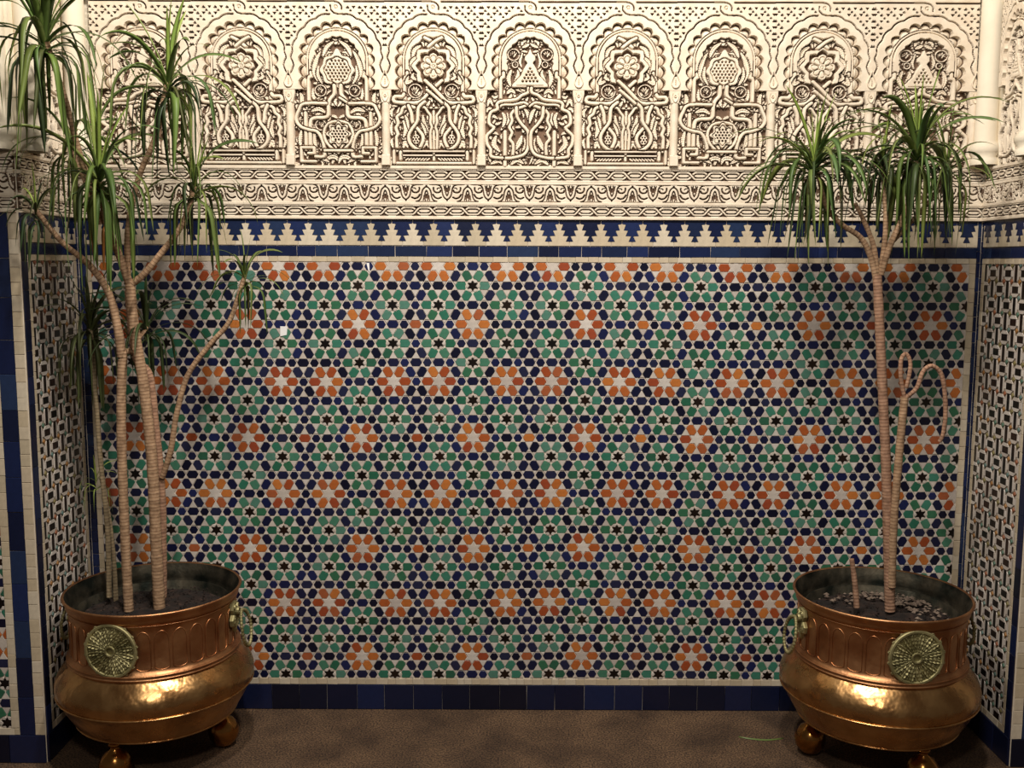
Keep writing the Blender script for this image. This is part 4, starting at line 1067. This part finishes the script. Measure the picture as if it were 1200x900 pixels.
Y1 = PR[1]
stem('trunk', TR, [(1043, 716, Y1 - .02), (1041, 640, Y1 - .02), (1038, 540, Y1 - .02), (1033, 430, Y1 - .02), (1028, 322, Y1 - .02)], .0165, .0140, 'bark_pink')
stem('branch', TR, [(1027, 328, Y1 - .02), (1020, 300, Y1 - .02), (1008, 278, Y1 - .03), (985, 262, Y1 - .04), (968, 240, Y1 - .05), (956, 192, Y1 - .06)], .010, .0065)
stem('branch', TR, [(1028, 328, Y1 - .02), (1024, 290, Y1 - .01), (1012, 258, Y1), (1002, 238, Y1)], .009, .006)
stem('branch', TR, [(1030, 326, Y1 - .02), (1036, 290, Y1 - .01), (1038, 250, Y1), (1034, 192, Y1 + .02)], .009, .007)
stem('branch', TR, [(1032, 322, Y1 - .02), (1043, 288, Y1 - .03), (1060, 250, Y1 - .04), (1072, 215, Y1 - .05), (1075, 178, Y1 - .05)], .010, .007)
stem('branch', TR, [(1040, 290, Y1 - .02), (1066, 262, Y1 - .01), (1092, 232, Y1), (1110, 196, Y1 + .01)], .007, .006)
stem('trunk', TR, [(1045, 688, Y1 - .03), (1047, 620, Y1 - .035), (1053, 540, Y1 - .04), (1060, 465, Y1 - .04)], .0125, .012, 'bark')['label'] = 'second, leafless trunk leaning on the first'
stem('branch', TR, [(1061, 470, Y1 - .04), (1056, 445, Y1 - .04), (1056, 422, Y1 - .04), (1062, 415, Y1 - .04), (1067, 428, Y1 - .045), (1062, 455, Y1 - .05)], .007, .006, 'bark_pink')
stem('branch', TR, [(1061, 466, Y1 - .04), (1074, 455, Y1 - .04), (1082, 435, Y1 - .04), (1093, 429, Y1 - .04), (1104, 441, Y1 - .04), (1108, 475, Y1 - .04), (1106, 505, Y1 - .04), (1101, 518, Y1 - .04)], .0075, .0065, 'bark_pink')
stem('stump', TR, [(1004, 712, Y1 - .02), (1002, 685, Y1 - .02), (998, 655, Y1 - .02)], .010, .0075, 'bark_pink')
crown(TR, 954, 190, Y1 - .06, 78, .31, 21, up=.08)
crown(TR, 1034, 190, Y1 + .02, 40, .26, 22, up=.06, body='leaf_old')
crown(TR, 1075, 178, Y1 - .05, 76, .33, 23, up=.08)
crown(TR, 1110, 196, Y1 + .01, 34, .26, 24, up=.12)
for l_, az, mt in ((.20, 2.0, 'leaf_young'), (.15, 5.2, 'leaf_young')):
    o = link('leaf', get_leaf(0, mt, 2, 0), TR); o.location = W(1075, 176, Y1 - .05) - TR.location; o.rotation_euler = (0, 0, az); o.scale = (l_,) * 3

# ------------------------------------------------------------------ small things
fl = leaf_mesh(2, .030, 'leaf_old', .2)
q = MB(); P = W(868, 860, -.3)
d = _F + _R * ((892 - 600) / FPX) + _U * ((450 - 866) / FPX); fp = CAM + d * (-CAM.z / d.z)
pts = smooth([(-.075, .010), (-.03, -.004), (.02, -.010), (.075, 0)], 4); n = len(pts); vs = []; fs = []
for i, (x, y) in enumerate(pts):
    w_ = .0055 * sin(pi * (i + .3) / (n - .4)); vs += [(x, y - w_, .0015), (x, y, .0045), (x, y + w_, .0015), (x, y, .0006)]
for i in range(n - 1):
    for k in range(4): fs.append((i * 4 + k, (i + 1) * 4 + k, (i + 1) * 4 + (k + 1) % 4, i * 4 + (k + 1) % 4)[::-1])
q.add(vs, fs); o = q.build('fallen_leaf', M['leaf']); o.location = (fp.x, fp.y, 0); tag(o, 'single narrow green leaf lying on the brown floor left of the right planter', 'leaf')
for (px_, py_, pol, lab) in ((333, 388, [(-.013, -.018), (.010, -.013), (.013, .016), (-.012, .017)], 'small white paper scrap stuck on the mosaic beside the left tree'),
                            (431, 313, [(-.004, .014), (.006, .014), (.007, -.016), (.003, -.012)], 'thin white sliver stuck on the top edge of the mosaic')):
    p = W(px_, py_, 0); q = MB(); q.prism(pol[::-1] if px_ > 400 else pol, .0046, .0062, .0005)
    o = q.build('paper_scrap', M['chip'], None, F_BACK @ Matrix.Translation((p.x, p.z, 0))); tag(o, lab, 'paper')
